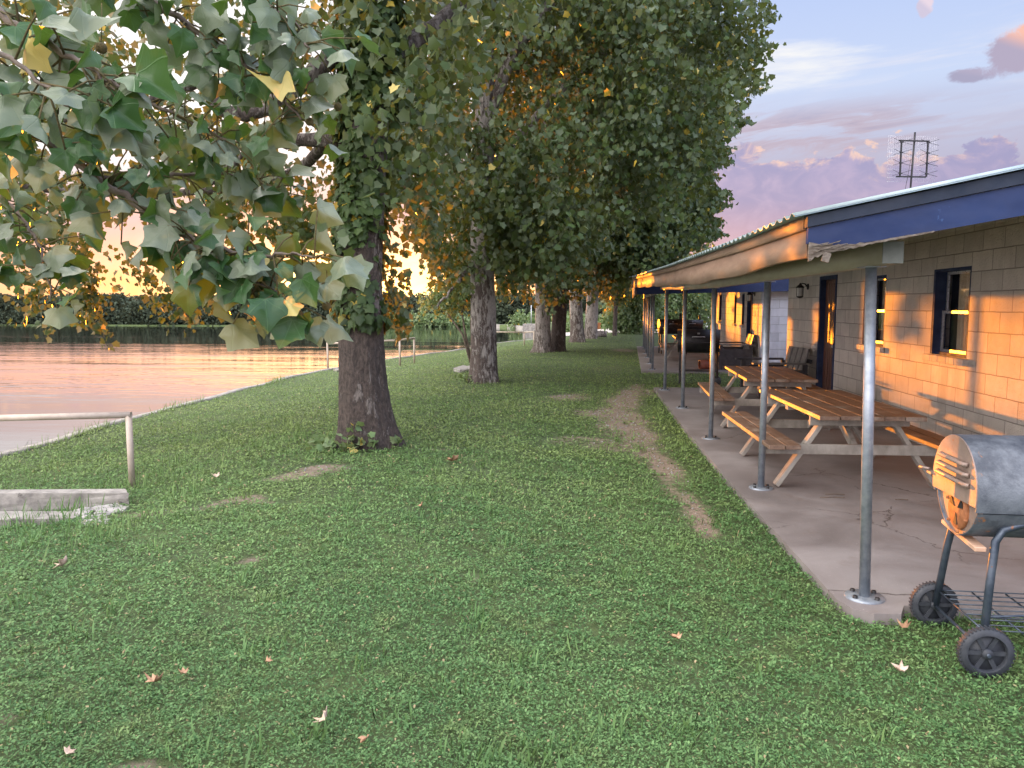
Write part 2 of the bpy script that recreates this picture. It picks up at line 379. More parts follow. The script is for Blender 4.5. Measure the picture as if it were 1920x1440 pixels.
def ground_mat():
    m, t, b, c, _ = new_mat('lawn_soil')
    at = t.new('ShaderNodeAttribute', attribute_name='bare')
    n = t.noise(c.outputs['Object'], 1.2, 6, .6); n2 = t.noise(c.outputs['Object'], 14, 6, .75)
    g = t.mix(t.smooth(n, .3, .7), (.045, .075, .022), (.085, .12, .035))
    g = t.mix(t.smooth(n2, .42, .62), g, (.06, .085, .03))
    g = t.mix(t.smooth(n2, .60, .75, 0, .6), g, (.13, .11, .065))
    d = t.mix(t.smooth(n2, .35, .65), (.15, .11, .08), (.25, .19, .14))
    stone = t.smooth(t.noise(c.outputs['Object'], 55, 3), .62, .68, 0, .5)
    d = t.mix(stone, d, (.33, .28, .23))
    f = t.smooth(t.m('ADD', at.outputs['Fac'], t.m('MULTIPLY', t.m('SUBTRACT', n2, .5), 1.0)), .20, .75)
    t.put(b.inputs['Base Color'], t.mix(f, g, d)); b.inputs['Roughness'].default_value = .95
    bump(t, b, t.noise(c.outputs['Object'], 35, 7, .8), .9, .02); return m
M['ground'] = ground_mat()

def grass_mat():
    m, t, b, c, out = new_mat('lawn_leaves')
    at = t.new('ShaderNodeAttribute', attribute_name='rnd')
    n = t.noise(c.outputs['Object'], .55, 5, .6); n2 = t.noise(c.outputs['Object'], 3.5, 4, .6)
    sy_ = t.new('ShaderNodeSeparateXYZ'); t.l.new(c.outputs['Object'], sy_.inputs[0])
    kind = t.smooth(t.m('ADD', sy_.outputs[1], t.m('MULTIPLY', t.m('SUBTRACT', n, .5), 9.0)), 4.0, 11.0)   # bluer green near the camera, yellower and paler up the lawn
    near = t.mix(t.smooth(n, .38, .62), (.068, .185, .070), (.125, .265, .10))
    near = t.mix(kind, near, t.mix(t.smooth(n, .38, .62), (.17, .27, .080), (.29, .36, .12)))
    near = t.mix(t.smooth(n2, .50, .68, 0, .55), near, (.20, .24, .09))
    near = t.mix(t.smooth(n2, .46, .34, 0, .45), near, (.05, .11, .05))
    col = t.mix(at.outputs['Fac'], t.mix(.6, near, (.02, .05, .012)), t.mix(.40, near, (.27, .40, .15)))
    dry = t.smooth(at.outputs['Fac'], .980, .987)
    col = t.mix(dry, col, (.34, .27, .15))
    b.inputs['Roughness'].default_value = .6; b.inputs['Specular IOR Level'].default_value = .22; t.put(b.inputs['Base Color'], col)
    tr = t.new('ShaderNodeBsdfTranslucent'); t.put(tr.inputs[0], t.mix(.5, col, (.22, .34, .08)))
    mx = t.new('ShaderNodeMixShader'); mx.inputs[0].default_value = .28
    t.l.new(b.outputs[0], mx.inputs[1]); t.l.new(tr.outputs[0], mx.inputs[2]); t.l.new(mx.outputs[0], out.inputs[0])
    return m
M['grass'] = grass_mat()

def leaf_mat(name, ga, gb, back, trans, tf=.4, yellow=.04, veins=False, rough=.42, spec=.22):
    m, t, b, c, out = new_mat(name)
    at = t.new('ShaderNodeAttribute', attribute_name='rnd')
    col = t.mix(at.outputs['Fac'], ga, gb)
    n = t.noise(c.outputs['Object'], .9, 3)
    col = t.mix(t.smooth(n, .35, .65, 0, .4), col, tuple(x * 1.5 for x in gb))
    yel = t.smooth(at.outputs['Fac'], 1 - yellow - .01, 1 - yellow)
    col = t.mix(yel, col, (.36, .28, .04))
    tcol = t.mix(yel, trans, (.75, .42, .05))
    if veins:
        uvn = t.new('ShaderNodeUVMap'); s = t.new('ShaderNodeSeparateXYZ'); t.l.new(uvn.outputs[0], s.inputs[0])
        a = t.m('ABSOLUTE', t.m('ARCTAN2', s.outputs[0], t.m('ADD', s.outputs[1], .02)))
        r = t.m('SQRT', t.m('ADD', t.m('MULTIPLY', s.outputs[0], s.outputs[0]), t.m('MULTIPLY', s.outputs[1], s.outputs[1])))
        v = 0.0
        for a0 in (0.0, .72, 1.42):
            dv = t.m('MULTIPLY', t.m('ABSOLUTE', t.m('SUBTRACT', a, a0)), r)
            v = t.m('MAXIMUM', v, t.smooth(dv, .016, .004))
        sec = t.m('ABSOLUTE', t.m('SINE', t.m('MULTIPLY', t.m('SUBTRACT', r, t.m('MULTIPLY', t.m('ABSOLUTE', t.m('SUBTRACT', t.m('FRACT', t.m('DIVIDE', a, .72)), 0.0)), .18)), 38.0)))
        v = t.m('MAXIMUM', v, t.m('MULTIPLY', t.smooth(sec, .10, .0), .35))
        col = t.mix(t.m('MULTIPLY', v, .30), col, tuple(min(1, x * 1.8 + .04) for x in gb))
        bump(t, b, v, .35, .004)
    geo = t.new('ShaderNodeNewGeometry')
    col = t.mix(geo.outputs['Backfacing'], col, t.mix(yel, t.mix(.35, back, col), (.45, .38, .12)))
    t.put(b.inputs['Base Color'], col); b.inputs['Roughness'].default_value = rough; b.inputs['Specular IOR Level'].default_value = spec
    tr = t.new('ShaderNodeBsdfTranslucent'); t.put(tr.inputs[0], tcol)
    mx = t.new('ShaderNodeMixShader'); mx.inputs[0].default_value = tf
    t.l.new(b.outputs[0], mx.inputs[1]); t.l.new(tr.outputs[0], mx.inputs[2]); t.l.new(mx.outputs[0], out.inputs[0])
    return m
M['leaf_near'] = leaf_mat('broad_leaf', (.018, .058, .020), (.045, .105, .030), (.205, .23, .17), (.13, .24, .03), .20, .03, True, .4, .4)
M['leaf'] = leaf_mat('crown_leaf', (.014, .034, .010), (.052, .088, .028), (.10, .13, .08), (.20, .20, .03), .26, .03)
M['leaf_far'] = leaf_mat('far_leaf', (.017, .034, .014), (.048, .078, .030), (.08, .105, .065), (.13, .16, .04), .2, .01)
M['leaf_bush'] = leaf_mat('bush_leaf', (.07, .12, .05), (.13, .20, .08), (.2, .25, .14), (.22, .28, .08), .3, .02)
M['treeline'] = leaf_mat('distant_leaf', (.024, .034, .022), (.045, .062, .036), (.035, .050, .030), (.08, .07, .03), .15, .0, rough=.8)
M['dead_leaf'] = simple('dead_leaf', (.28, .15, .08), (.44, .27, .16), 25, .7, 0, .3)
M['dead_leaf_pale'] = simple('pale_dead_leaf', (.42, .30, .22), (.55, .42, .33), 25, .7, 0, .3)

def bark_mat(name, dark, mid, pale, pz0, pz1, amount):
    m, t, b, c, _ = new_mat(name)
    v = t.mapping(c.outputs['Object'], (1, 1, .55)); s = t.new('ShaderNodeSeparateXYZ'); t.l.new(c.outputs['Object'], s.inputs[0])
    n = t.noise(v, 26, 7, .75, .4); n2 = t.noise(t.mapping(c.outputs['Object'], (1, 1, .36)), 13.0, 6, .72, .5)
    n3 = t.noise(t.mapping(c.outputs['Object'], (1, 1, .3)), 2.2, 3)
    col = t.mix(t.smooth(n, .35, .65), dark, mid)
    up = t.smooth(s.outputs[2], pz0, pz1)
    f = t.m('ADD', t.m('ADD', n2, t.m('MULTIPLY', t.m('SUBTRACT', n3, .5), .5)), t.m('MULTIPLY', up, .12))
    f = t.smooth(f, amount, amount + .07)
    col = t.mix(f, col, t.mix(t.smooth(n, .3, .7), pale, tuple(x * .72 for x in pale)))
    t.put(b.inputs['Base Color'], col); b.inputs['Roughness'].default_value = .85
    bump(t, b, t.m('ADD', n, t.m('MULTIPLY', f, .25)), 1.0, .05)
    return m
M['bark1'] = bark_mat('dark_bark', (.035, .026, .022), (.10, .075, .062), (.22, .19, .17), 0, 3, .60)
M['bark2'] = bark_mat('mottled_bark', (.06, .045, .038), (.13, .10, .085), (.36, .33, .30), .3, 1.6, .53)
M['bark3'] = bark_mat('pale_bark', (.08, .065, .055), (.16, .13, .11), (.38, .34, .31), .2, 1.2, .50)

def water_mat():
    m, t, b, c, out = new_mat('lake_water')
    v = t.mapping(c.outputs['Object'], (.55, 1.0, 1)); 
    n = t.noise(v, 2.0, 3, .5, .3); n2 = t.noise(t.mapping(c.outputs['Object'], (.10, .5, 1)), 1.0, 4, .6, .6)
    gate = t.smooth(t.noise(t.mapping(c.outputs['Object'], (.02, .09, 1)), 1.0, 3), .42, .62, .15, 1.0)
    bn = t.new('ShaderNodeBump'); t.put(bn.inputs['Height'], t.m('MULTIPLY', t.m('ADD', t.m('MULTIPLY', n, .5), t.m('MULTIPLY', n2, 1.6)), gate))
    bn.inputs['Strength'].default_value = .5; bn.inputs['Distance'].default_value = .048
    b.inputs['Base Color'].default_value = (.02, .024, .02, 1); b.inputs['Roughness'].default_value = .04; b.inputs['IOR'].default_value = 1.33
    t.l.new(bn.outputs[0], b.inputs['Normal'])
    gl = t.new('ShaderNodeBsdfGlossy'); gl.inputs['Roughness'].default_value = .05; gl.inputs[0].default_value = (.92, .92, .92, 1)
    t.l.new(bn.outputs[0], gl.inputs['Normal'])
    fr = t.new('ShaderNodeFresnel'); fr.inputs[0].default_value = 1.5; t.l.new(bn.outputs[0], fr.inputs['Normal'])
    mx = t.new('ShaderNodeMixShader'); t.l.new(fr.outputs[0], mx.inputs[0]); t.l.new(b.outputs[0], mx.inputs[1]); t.l.new(gl.outputs[0], mx.inputs[2])
    t.l.new(mx.outputs[0], out.inputs[0])
    return m
M['water'] = water_mat()

# ------------------------------------------------------------------ terrain
def Xs(Y): return np.interp(Y, [-60, 10, 14, 22.5, 29, 37.4, 44, 49, 60, 75, 86, 88, 88.4, 1200],
                            [-8.0, -8.23, -8.5, -8.75, -8.05, -5.9, -5, -3.2, -3.0, -5, -9, -13, -520, -520])
def sm(t): t = np.clip(t, 0, 1); return t * t * (3 - 2 * t)
def vnoise(x, y, s, seed=0):
    """cheap smooth pseudo noise in -1..1"""
    x = x * s; y = y * s
    return (np.sin(x * 1.7 + seed + 1.3 * np.sin(y * 1.1 + seed)) + np.sin(y * 2.3 - seed * 1.7 + 1.1 * np.sin(x * 1.9)) + np.sin((x + y) * 1.3 + seed * .7)) / 3
def tz(X, Y):
    X = np.asarray(X, float); Y = np.asarray(Y, float)
    xs = Xs(Y); t = sm((xs + 6.2 - X) / 6.2)
    z = -.45 * t + .018 * vnoise(X, Y, .9, 2) * sm((1.1 - X) / .8)
    z = np.where(Y > 87.9, -.62 + .6 * sm((Y - 110) / 30), z) - .95 * sm((Y - 54) / 10) * sm((X - 4) / 3) * (Y < 87.9)
    return np.where(X < xs - .01, -1.8, z)
def onG(x, y):
    z = 0.0
    for _ in range(25): p = onZ(x, y, z); z = .5 * z + .5 * float(tz(max(p[0], Xs(p[1]) + .05), p[1]))
    return onZ(x, y, z)
# bare earth: (X, Y, rx, ry, weight)
BARE = []
def bare_px(x, y, rx, ry, w=1.0):
    p = onG(x, y); BARE.append((p[0], p[1], rx, ry, w))
for a in [(1150, 835, .5, .3, .6),
          (1165, 800, .35, .7), (1120, 775, .45, .6, .8), (1190, 785, .2, .7), (1180, 745, .22, 1.3), (1060, 745, .45, .6, .8), (1100, 825, .5, .25, .7), (1215, 735, .2, .8, .7),
          (1170, 657, .5, 1.2, .8), (590, 885, .35, .16), (440, 945, .35, .12, .9), (255, 965, .22, .14), (350, 950, .3, .08, .8), (820, 843, .3, .12, .6), (1140, 690, .8, 1.0, .35),
          (895, 1082, .08, .05, .9), (480, 1040, .12, .05, .8), (270, 1425, .15, .04, .8), (20, 1330, .1, .1, .7), (1265, 1215, .08, .05, .6), (1160, 1300, .2, .08, .4)]:
    bare_px(*a)
def bare(X, Y):
    b = np.zeros_like(X, float)
    for x0, y0, rx, ry, w in BARE:
        q = ((X - x0 + .10 * vnoise(X, Y, 4, 9)) / rx) ** 2 + ((Y - y0 + .25 * vnoise(X, Y, 3, 6)) / ry) ** 2
        b = np.maximum(b, w * np.exp(-q * .9))
    tp = np.array(TRACK); dm = np.full(np.shape(X), 9.0)
    for (ax_, ay_, aw), (bx_, by_, bw) in zip(tp, tp[1:]):
        u = np.clip(((X - ax_) * (bx_ - ax_) + (Y - ay_) * (by_ - ay_)) / ((bx_ - ax_) ** 2 + (by_ - ay_) ** 2), 0, 1)
        wd = aw + (bw - aw) * u
        dm = np.minimum(dm, np.hypot(X - ax_ - u * (bx_ - ax_) + .07 * vnoise(X, Y, 3.1, 2), Y - ay_ - u * (by_ - ay_)) / wd)
    return np.maximum(b, .95 * np.exp(-dm ** 2) * (.85 + .35 * vnoise(X, Y, 2.7, 12)))
TRACK = [(*onG(x, y)[:2], w_) for x, y, w_ in [(1338, 1010, .07), (1300, 960, .13), (1262, 900, .17), (1222, 848, .24), (1185, 805, .34), (1150, 775, .42), (1175, 745, .30), (1200, 722, .2)]]
def grid_axis(segs):
    out = []
    for a, b, st in segs: out += list(np.arange(a, b, st))
    return np.array(out + [segs[-1][1]])
ub = grid_axis([(0, 12, .14), (12, 20, .5), (20, 60, 4), (60, 408, 40)])
ua = np.array([-600, -300, -100, -30, -8, -2, -.02])
yb = grid_axis([(-60, 0, 8), (0, 2, .5), (2, 22, .12), (22, 40, .4), (40, 88, 1.5)]); yb = np.concatenate([yb[:-1], [88.0, 88.2, 88.25, 88.4, 90, 92, 95, 100, 120, 200, 500, 1200]])
XX = np.zeros((len(yb), len(ua) + len(ub))); YY = np.repeat(yb[:, None], XX.shape[1], 1)
for i, y in enumerate(yb):
    xs = float(Xs(y)); XX[i, :len(ua)] = xs + ua; XX[i, len(ua):] = xs + ub * (400 - xs) / 408
ZZ = tz(XX, YY)
def grid_faces(r, c):
    i = np.arange(r - 1)[:, None] * c + np.arange(c - 1)[None]; i = i.ravel()
    return np.stack([i, i + 1, i + 1 + c, i + c], 1)
g = np_mesh('ground', np.stack([XX, YY, ZZ], 2).reshape(-1, 3), grid_faces(*XX.shape), M['ground'], smooth=True, attrs={'bare': bare(XX.ravel(), YY.ravel())})
tag(g, kind='structure')
w = np_mesh('lake_water', [(-700, -80, -.75), (4, -80, -.75), (4, 93, -.75), (-700, 93, -.75)], [(0, 1, 2, 3)], M['water'])
tag(w, kind='structure')

# hills behind the far shore
hx = np.linspace(-500, 500, 160); hy = np.linspace(150, 420, 12); HX, HY = np.meshgrid(hx, hy)
HZ = 1.0 + (2.2 + 1.2 * vnoise(HX, HY, .02, 3) + 1.0 * vnoise(HX, HY, .07, 5)) * sm((HY - 150) / 140)
HZ[0] = -.5
tag(np_mesh('hills', np.stack([HX, HY, HZ], 2).reshape(-1, 3), grid_faces(*HX.shape), M['treeline'], smooth=True, attrs={'rnd': rng.random(HX.size) * .9}), kind='structure')

# lake edging: one long concrete kerb
ky = np.concatenate([np.arange(-6, 88, .5)]); K = []
for i, y in enumerate(ky):
    xs = float(Xs(y)); jx = .03 * math.sin(y * 1.3) ; zz = -.43 + .012 * math.sin(y * 2.1)
    K += [(xs - .14 + jx, y, -1.7), (xs - .14 + jx, y, zz), (xs + .10 + jx, y, zz + .005), (xs + .12 + jx, y, -.75)]
kf = [(i * 4 + j, i * 4 + j + 1, i * 4 + 4 + j + 1, i * 4 + 4 + j) for i in range(len(ky) - 1) for j in range(3)]
tag(np_mesh('lake_edge_wall', K, kf, M['fence_conc']), 'low grey concrete edging between the lawn and the lake', 'retaining wall')

# pale track at the far end of the lawn
def drape(name, pts_l, pts_r, m, dz=.03):
    V = []; n = 9; k = len(pts_l)
    pl = np.array(pts_l, float); pr = np.array(pts_r, float); rows = 24
    for i in range(rows):
        t = i / (rows - 1) * (k - 1); j = min(int(t), k - 2); u = t - j
        a = pl[j] * (1 - u) + pl[j + 1] * u; b = pr[j] * (1 - u) + pr[j + 1] * u
        for q in range(n):
            p = a + (b - a) * q / (n - 1); V.append((p[0], p[1], float(tz(max(p[0], Xs(p[1]) + .1), p[1])) + dz))
    return np_mesh(name, V, grid_faces(rows, n), m, smooth=True)
M['gravel'] = simple('pale_gravel', (.34, .31, .28), (.48, .44, .40), 3, .95, 0, .5)
tag(drape('gravel_road', [(-2.2, 50), (-.6, 52), (3.5, 47), (12, 44)], [(-2.2, 62), (0, 66), (5, 60), (14, 56)], M['gravel']), kind='structure')

# ------------------------------------------------------------------ porches
S = .06
def slab(name, quad, label):
    mb = MB(); mb.prism([Vector((x, y, -.25)) for x, y in quad], (0, 0, 0), (0, 0, .25 + S))
    o = mb.build(name, M['slab']); tag(o, label, 'porch slab')
    return o
edge1 = [(1.37, 4.25), (1.30, 7.2), (1.27, 10.0), (1.27, 12.0), (1.30, 15.35)]
slab('porch_slab', edge1 + [(3.9, 15.35), (9, 15.35), (9, 4.26), (1.70, 4.19), (1.64, 4.07), (1.50, 4.06), (1.41, 4.12)], 'stained concrete porch slab beside the lawn under the near picnic tables')
slab('porch_slab', [(1.32, 19.2), (1.93, 31), (9, 31), (9, 19.2)], 'reddish concrete porch slab of the second building beyond the grass gap')

# ---- first building
WX = 3.85
def zbot(Y): return float(np.interp(Y, [3.9, 5.5, 7.5, 10, 11.9, 15, 18.9], [1.90, 1.88, 1.87, 1.91, 1.95, 2.01, 2.09]))
def ztop(Y): return float(np.interp(Y, [3.9, 5.5, 7.5, 10, 12.5, 15, 18.9], [2.085, 2.09, 2.115, 2.15, 2.20, 2.245, 2.33]))
def zroof(X, Y): return ztop(Y) + .205 * (X - 1.04)
b1 = thing('motel_building', (WX, 4.1, 0), 'long low cream block building with blue trim and porch beside the lawn', 'building')
OFF = Vector((WX, 4.1, 0))
def bp(mb, name, m, parent=b1, off=OFF):
    o = mb.build(name, m, parent); 
    o.data.transform(Matrix.Translation(-off)); return o
def wall_with_holes(x0, x1, y0, y1, z0, z1, holes):
    """wall slab in the YZ plane, holes = (y0,y1,z0,z1)"""
    mb = MB(); cy = sorted({y0, y1, *[q for hh in holes for q in hh[:2]]})
    for a, b in zip(cy, cy[1:]):
        hs = sorted([hh for hh in holes if hh[0] < (a + b) / 2 < hh[1]], key=lambda q: q[2]); z = z0
        for hh in hs:
            if hh[2] > z: mb.span(x0, x1, a, b, z, hh[2])
            z = hh[3]
        if z < z1: mb.span(x0, x1, a, b, z, z1)
    bmesh.ops.remove_doubles(mb.b, verts=mb.b.verts, dist=.0005)
    seen = {}
    for f in list(mb.b.faces):
        k = tuple(round(c, 3) for c in f.calc_center_median())
        seen.setdefault(k, []).append(f)
    dup = [f for fs in seen.values() if len(fs) > 1 for f in fs]
    bmesh.ops.delete(mb.b, geom=dup, context='FACES_ONLY')
    return mb
W1 = (8.30, 9.16, 1.12, 2.06); W2 = (10.55, 11.35, 1.12, 2.06); D1 = (12.55, 13.45, .06, 2.14); W3 = (5.0, 5.9, 1.12, 2.06)
bp(wall_with_holes(WX, WX + .2, 4.1, 15.5, 0, 2.44, [W1, W2, D1, W3]), 'wall', M['block'])
bp(MB().span(WX + .2, 9, 15.3, 15.5, 0, 2.44).span(WX + .2, 9, 4.1, 4.3, 0, 2.44), 'end_wall', M['block'])
bp(MB().span(9, 9.2, 4.1, 15.5, 0, 2.44), 'back_wall', M['block'])
def strip(x, th, ys, lo, hi, off):
    V = []
    for y in ys:
        for (dx, z) in ((0, lo(y)), (0, hi(y)), (th, hi(y)), (th, lo(y))): V.append((x + dx - off.x, y - off.y, z - off.z))
    n = len(ys); f = []
    for i in range(n - 1):
        for j in range(4): f.append((i * 4 + j, i * 4 + (j + 1) % 4, i * 4 + 4 + (j + 1) % 4, i * 4 + 4 + j))
    f += [(0, 1, 2, 3), ((n - 1) * 4 + 3, (n - 1) * 4 + 2, (n - 1) * 4 + 1, (n - 1) * 4)]
    return V, f
V, f = strip(WX, .2, np.linspace(4.1, 15.5, 20), lambda y: 2.4405, lambda y: zroof(WX, y) - .065, OFF)
np_mesh('upper_wall', V, f, M['block'], b1)
# roof sheet (corrugated), following the sagging eave
def roof_sheet(xa, xr, xb, y0, y1, zf, name, parent, off, m, amp=.011, per=.15):
    ys = np.arange(y0, y1, per / 6); xsx = [xa, 2.5, 5.0, xr, xb]; V = []
    for y in ys:
        w_ = amp * (1 if math.cos(2 * math.pi * y / per) > .3 else (-.6 if math.cos(2 * math.pi * y / per) < -.1 else .3))
        for x in xsx:
            z = zf(min(x, 2 * xr - x), y) + w_ + .02
            V.append((x - off.x, y - off.y, z - off.z))
    n = len(V); nc = len(xsx)
    V2 = V + [(x, y, z - .006) for x, y, z in V]
    gf = grid_faces(len(ys), nc)
    side = [(i * nc, (i + 1) * nc, n + (i + 1) * nc, n + i * nc) for i in range(len(ys) - 1)]
    e0 = [(j, j + 1, n + j + 1, n + j) for j in range(nc - 1)]
    return np_mesh(name, V2, np.concatenate([gf, gf[:, ::-1] + n, np.array(side), np.array(e0)]), m, parent)
roof_sheet(.97, 7.2, 13.0, 3.84, 15.75, zroof, 'roof', b1, OFF, M['roof'])
# decking under the roof
def deck(off, parent, xa, xb, y0, y1, zf, name='soffit', m=None, drop=.03, th=.03):
    ys = np.linspace(y0, y1, 14); V = []
    for y in ys:
        for x in (xa, 3.5, xb): V.append((x - off.x, y - off.y, zf(x, y) - drop))
    n = len(V); V += [(x, y, z - th) for x, y, z in V[:n]]
    gf = grid_faces(14, 3)
    e = [(i * 3, i * 3 + 3, n + i * 3 + 3, n + i * 3) for i in range(13)] + [(j, j + 1, n + j + 1, n + j) for j in range(2)]
    return np_mesh(name, V, np.concatenate([gf, gf[:, ::-1] + n, np.array(e)]), m or M['soffit'], parent)
deck(OFF, b1, 1.10, 7.2, 3.95, 15.75, zroof)
# the eave alone runs on across the gap between the buildings
ys_ = np.arange(15.75, 18.95, .025); V = []
for y in ys_:
    w_ = .011 * (1 if math.cos(2 * math.pi * y / .15) > .3 else (-.6 if math.cos(2 * math.pi * y / .15) < -.1 else .3))
    for x in (.97, 1.8, 2.5): V.append((x - OFF.x, y - OFF.y, zroof(x, y) + w_ + .02))
np_mesh('eave_roof', V, grid_faces(len(ys_), 3), M['roof'], b1)
deck(OFF, b1, 1.10, 2.5, 15.76, 18.9, zroof, 'eave_soffit')
# rafters under the decking
mb = MB()
for y in np.arange(4.6, 15.6, .61):
    mb.bar((1.1, y, zroof(1.1, y) - .12), (3.84, y, zroof(3.84, y) - .12), .09, .04)
bp(mb, 'rafters', M['soffit'])
# fascia board, two strips
def strip(x, th, ys, lo, hi, off):
    V = []
    for y in ys:
        for (dx, z) in ((0, lo(y)), (0, hi(y)), (th, hi(y)), (th, lo(y))): V.append((x + dx - off.x, y - off.y, z - off.z))
    n = len(ys); f = []
    for i in range(n - 1):
        for j in range(4): f.append((i * 4 + j, i * 4 + (j + 1) % 4, i * 4 + 4 + (j + 1) % 4, i * 4 + 4 + j))
    f += [(0, 1, 2, 3), ((n - 1) * 4 + 3, (n - 1) * 4 + 2, (n - 1) * 4 + 1, (n - 1) * 4)]
    return V, f
ysf = np.linspace(3.93, 18.9, 40)
V, f = strip(1.055, .035, ysf, lambda y: zbot(y) + .008 * math.sin(y * 3), lambda y: ztop(y) - .062, OFF)
np_mesh('fascia', V, f, M['fascia'], b1)
V, f = strip(1.035, .055, ysf, lambda y: ztop(y) - .058, lambda y: ztop(y) + .003, OFF)
np_mesh('drip_board', V, f, M['fascia'], b1)
# soffit beam on the posts
ysb = np.linspace(4.02, 15.9, 24)
def bb(y): return float(np.interp(y, [3.8, 9.4, 12, 15.9], [1.865, 1.87, 1.90, 1.985]))
V, f = strip(1.44, .10, ysb, bb, lambda y: bb(y) + .11, OFF)
np_mesh('beam', V, f, M['beam'], b1)
M['beam_end'] = simple('grey_green_paint', (.085, .095, .085), (.12, .13, .115), 8, .7)
bp(MB().span(1.441, 1.539, 4.012, 4.0195, bb(4) + .002, bb(4) + .108), 'beam_end', M['beam_end'])
# rake (gable edge) boards with a rotten lower corner
def rake_z(X, k): return (1.905 + .178 * (X - 1.04)) if k == 0 else (2.03 + .197 * (X - 1.04)) if k == 1 else (2.085 + .205 * (X - 1.04))
rr = random.Random(3)
poly = []; xr = np.concatenate([np.linspace(1.045, 1.62, 34), np.linspace(1.7, 7.2, 8)])
for x in xr:
    n_ = 0
    if x < 1.62:
        n_ = max(0, .045 * (1 - (x - 1.045) / .16)) + .008 * max(0, 1 - (x - 1.045) / .5) * rr.random() + (.005 * rr.random())
    poly.append(Vector((x, 3.88, rake_z(x, 0) + n_)))
poly += [Vector((x, 3.88, rake_z(x, 1))) for x in xr[::-1]]
bp(MB().prism(poly, (0, 0, 0), (0, .035, 0)), 'rake_board', M['blue_paint'])
mb = MB(); mb.prism([Vector((1.037, 3.865, rake_z(1.037, 1) + .003)), Vector((7.2, 3.865, rake_z(7.2, 1) + .003)), Vector((7.2, 3.865, rake_z(7.2, 2))), Vector((1.037, 3.865, rake_z(1.037, 2)))], (0, 0, 0), (0, .055, 0))
bp(mb, 'rake_trim', M['navy'])
mb = MB()   # splintered timber behind the torn paint
poly = []
for x in np.linspace(1.05, 1.62, 40):
    k = (x - 1.05) / .57; poly.append(Vector((x, 3.876, rake_z(x, 0) - .004 - .014 * rr.random() * (1 - k) - .02 * max(0, 1 - k * 6))))
for x in np.linspace(1.62, 1.05, 30):
    k = (x - 1.05) / .57; hgt = .003 + .008 * rr.random() * (1 - k) + .040 * max(0, 1 - k * 3.2) + .009 * (rr.random() < .25) * (1 - k)
    poly.append(Vector((x, 3.876, rake_z(x, 0) + hgt)))
mb.prism(poly, (0, 0, 0), (0, .012, 0))
for i in range(14):
    x = 1.06 + .11 * rr.random(); z = rake_z(x, 0) - .008 + .045 * rr.random()
    mb.bar((x, 3.874 - .004 * rr.random(), z), (x + .03 + .05 * rr.random(), 3.870 - .006 * rr.random(), z + .006 + .012 * rr.random()), .005, .003)
mb.box((1.13, 3.872, 1.89), (.035, .012, .045), Matrix.Rotation(.3, 3, 'Y'))
bp(mb, 'rotten_edge', M['rotten'])
bp(MB().prism([Vector((1.1, 3.915, rake_z(1.1, 0) + .03)), Vector((7.2, 3.915, rake_z(7.2, 0) + .03)), Vector((7.2, 3.915, rake_z(7.2, 2) - .02)), Vector((1.1, 3.915, rake_z(1.1, 2) - .02))], (0, 0, 0), (0, .02, 0)), 'rake_backing', M['soffit'])
# gable triangle above the end wall
mb = MB(); mb.prism([Vector((WX, 4.1, 2.44)), Vector((9, 4.1, 2.44)), Vector((9, 4.1, 2.9)), Vector((7.2, 4.1, 3.2)), Vector((WX, 4.1, 2.56))], (0, 0, 0), (0, .15, 0)); bp(mb, 'gable', M['block'])

def window(y0, y1, z0, z1, x, parent, off, lit=True):
    """recessed double-hung window in a wall facing -X"""
    fr = MB(); d = .14
    fr.span(x + .002, x + d, y0, y0 + .03, z0, z1).span(x + .002, x + d, y1 - .045, y1, z0, z1).span(x + .002, x + d, y0 + .03, y1 - .045, z1 - .03, z1).span(x + .04, x + d, y0 + .03, y1 - .045, z0, z0 + .03)
    w_ = bp(fr, 'window', M['navy_dark'], parent, off)
    a, b = y0 + .03, y1 - .045; zm = (z0 + z1) / 2
    def sash(za, zb, dx):
        mb = MB()
        mb.span(x + d - .03 + dx, x + d - .01 + dx, a, a + .028, za, zb).span(x + d - .03 + dx, x + d - .01 + dx, b - .028, b, za, zb)
        mb.span(x + d - .033 + dx, x + d - .007 + dx, a + .028, b - .028, za, za + .03).span(x + d - .033 + dx, x + d - .007 + dx, a + .028, b - .028, zb - .03, zb)
        bp(mb, 'sash', M['alu'], w_, off)
        bp(MB().span(x + d - .022 + dx, x + d - .018 + dx, a + .028, b - .028, za + .03, zb - .03), 'pane', M['glass'], w_, off)
    sash(z0 + .03, zm + .015, -.02); sash(zm - .015, z1 - .03, .015)
    # curtain with folds
    V = []; n = 40
    for i in range(n):
        yy = a + (b - a) * (.0 + .70 * i / (n - 1)); xx = x + d + .012 + .007 * math.sin(i * 1.15) + .003 * math.sin(i * 2.9)
        V += [(xx - off.x, yy - off.y, z0), (xx - off.x, yy + .02 * math.sin(i) - off.y, z1)]
    np_mesh('curtain', V, [(2 * i, 2 * i + 2, 2 * i + 3, 2 * i + 1) for i in range(n - 1)], M['curtain'], w_, smooth=True)
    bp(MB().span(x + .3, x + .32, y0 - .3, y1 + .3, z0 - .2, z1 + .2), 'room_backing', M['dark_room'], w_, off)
    sb = MB(); n = 5; L = (y1 - y0 + .10)
    for i in range(n): sb.span(x - .06, x + .10, y0 - .05 + L * i / n + .003, y0 - .05 + L * (i + 1) / n - .003, z0 - .075, z0 - .003, .005)
    bp(sb, 'sill', M['block'], w_, off)
    return w_
for a in (W1, W2, W3): window(*a, WX, b1, OFF)
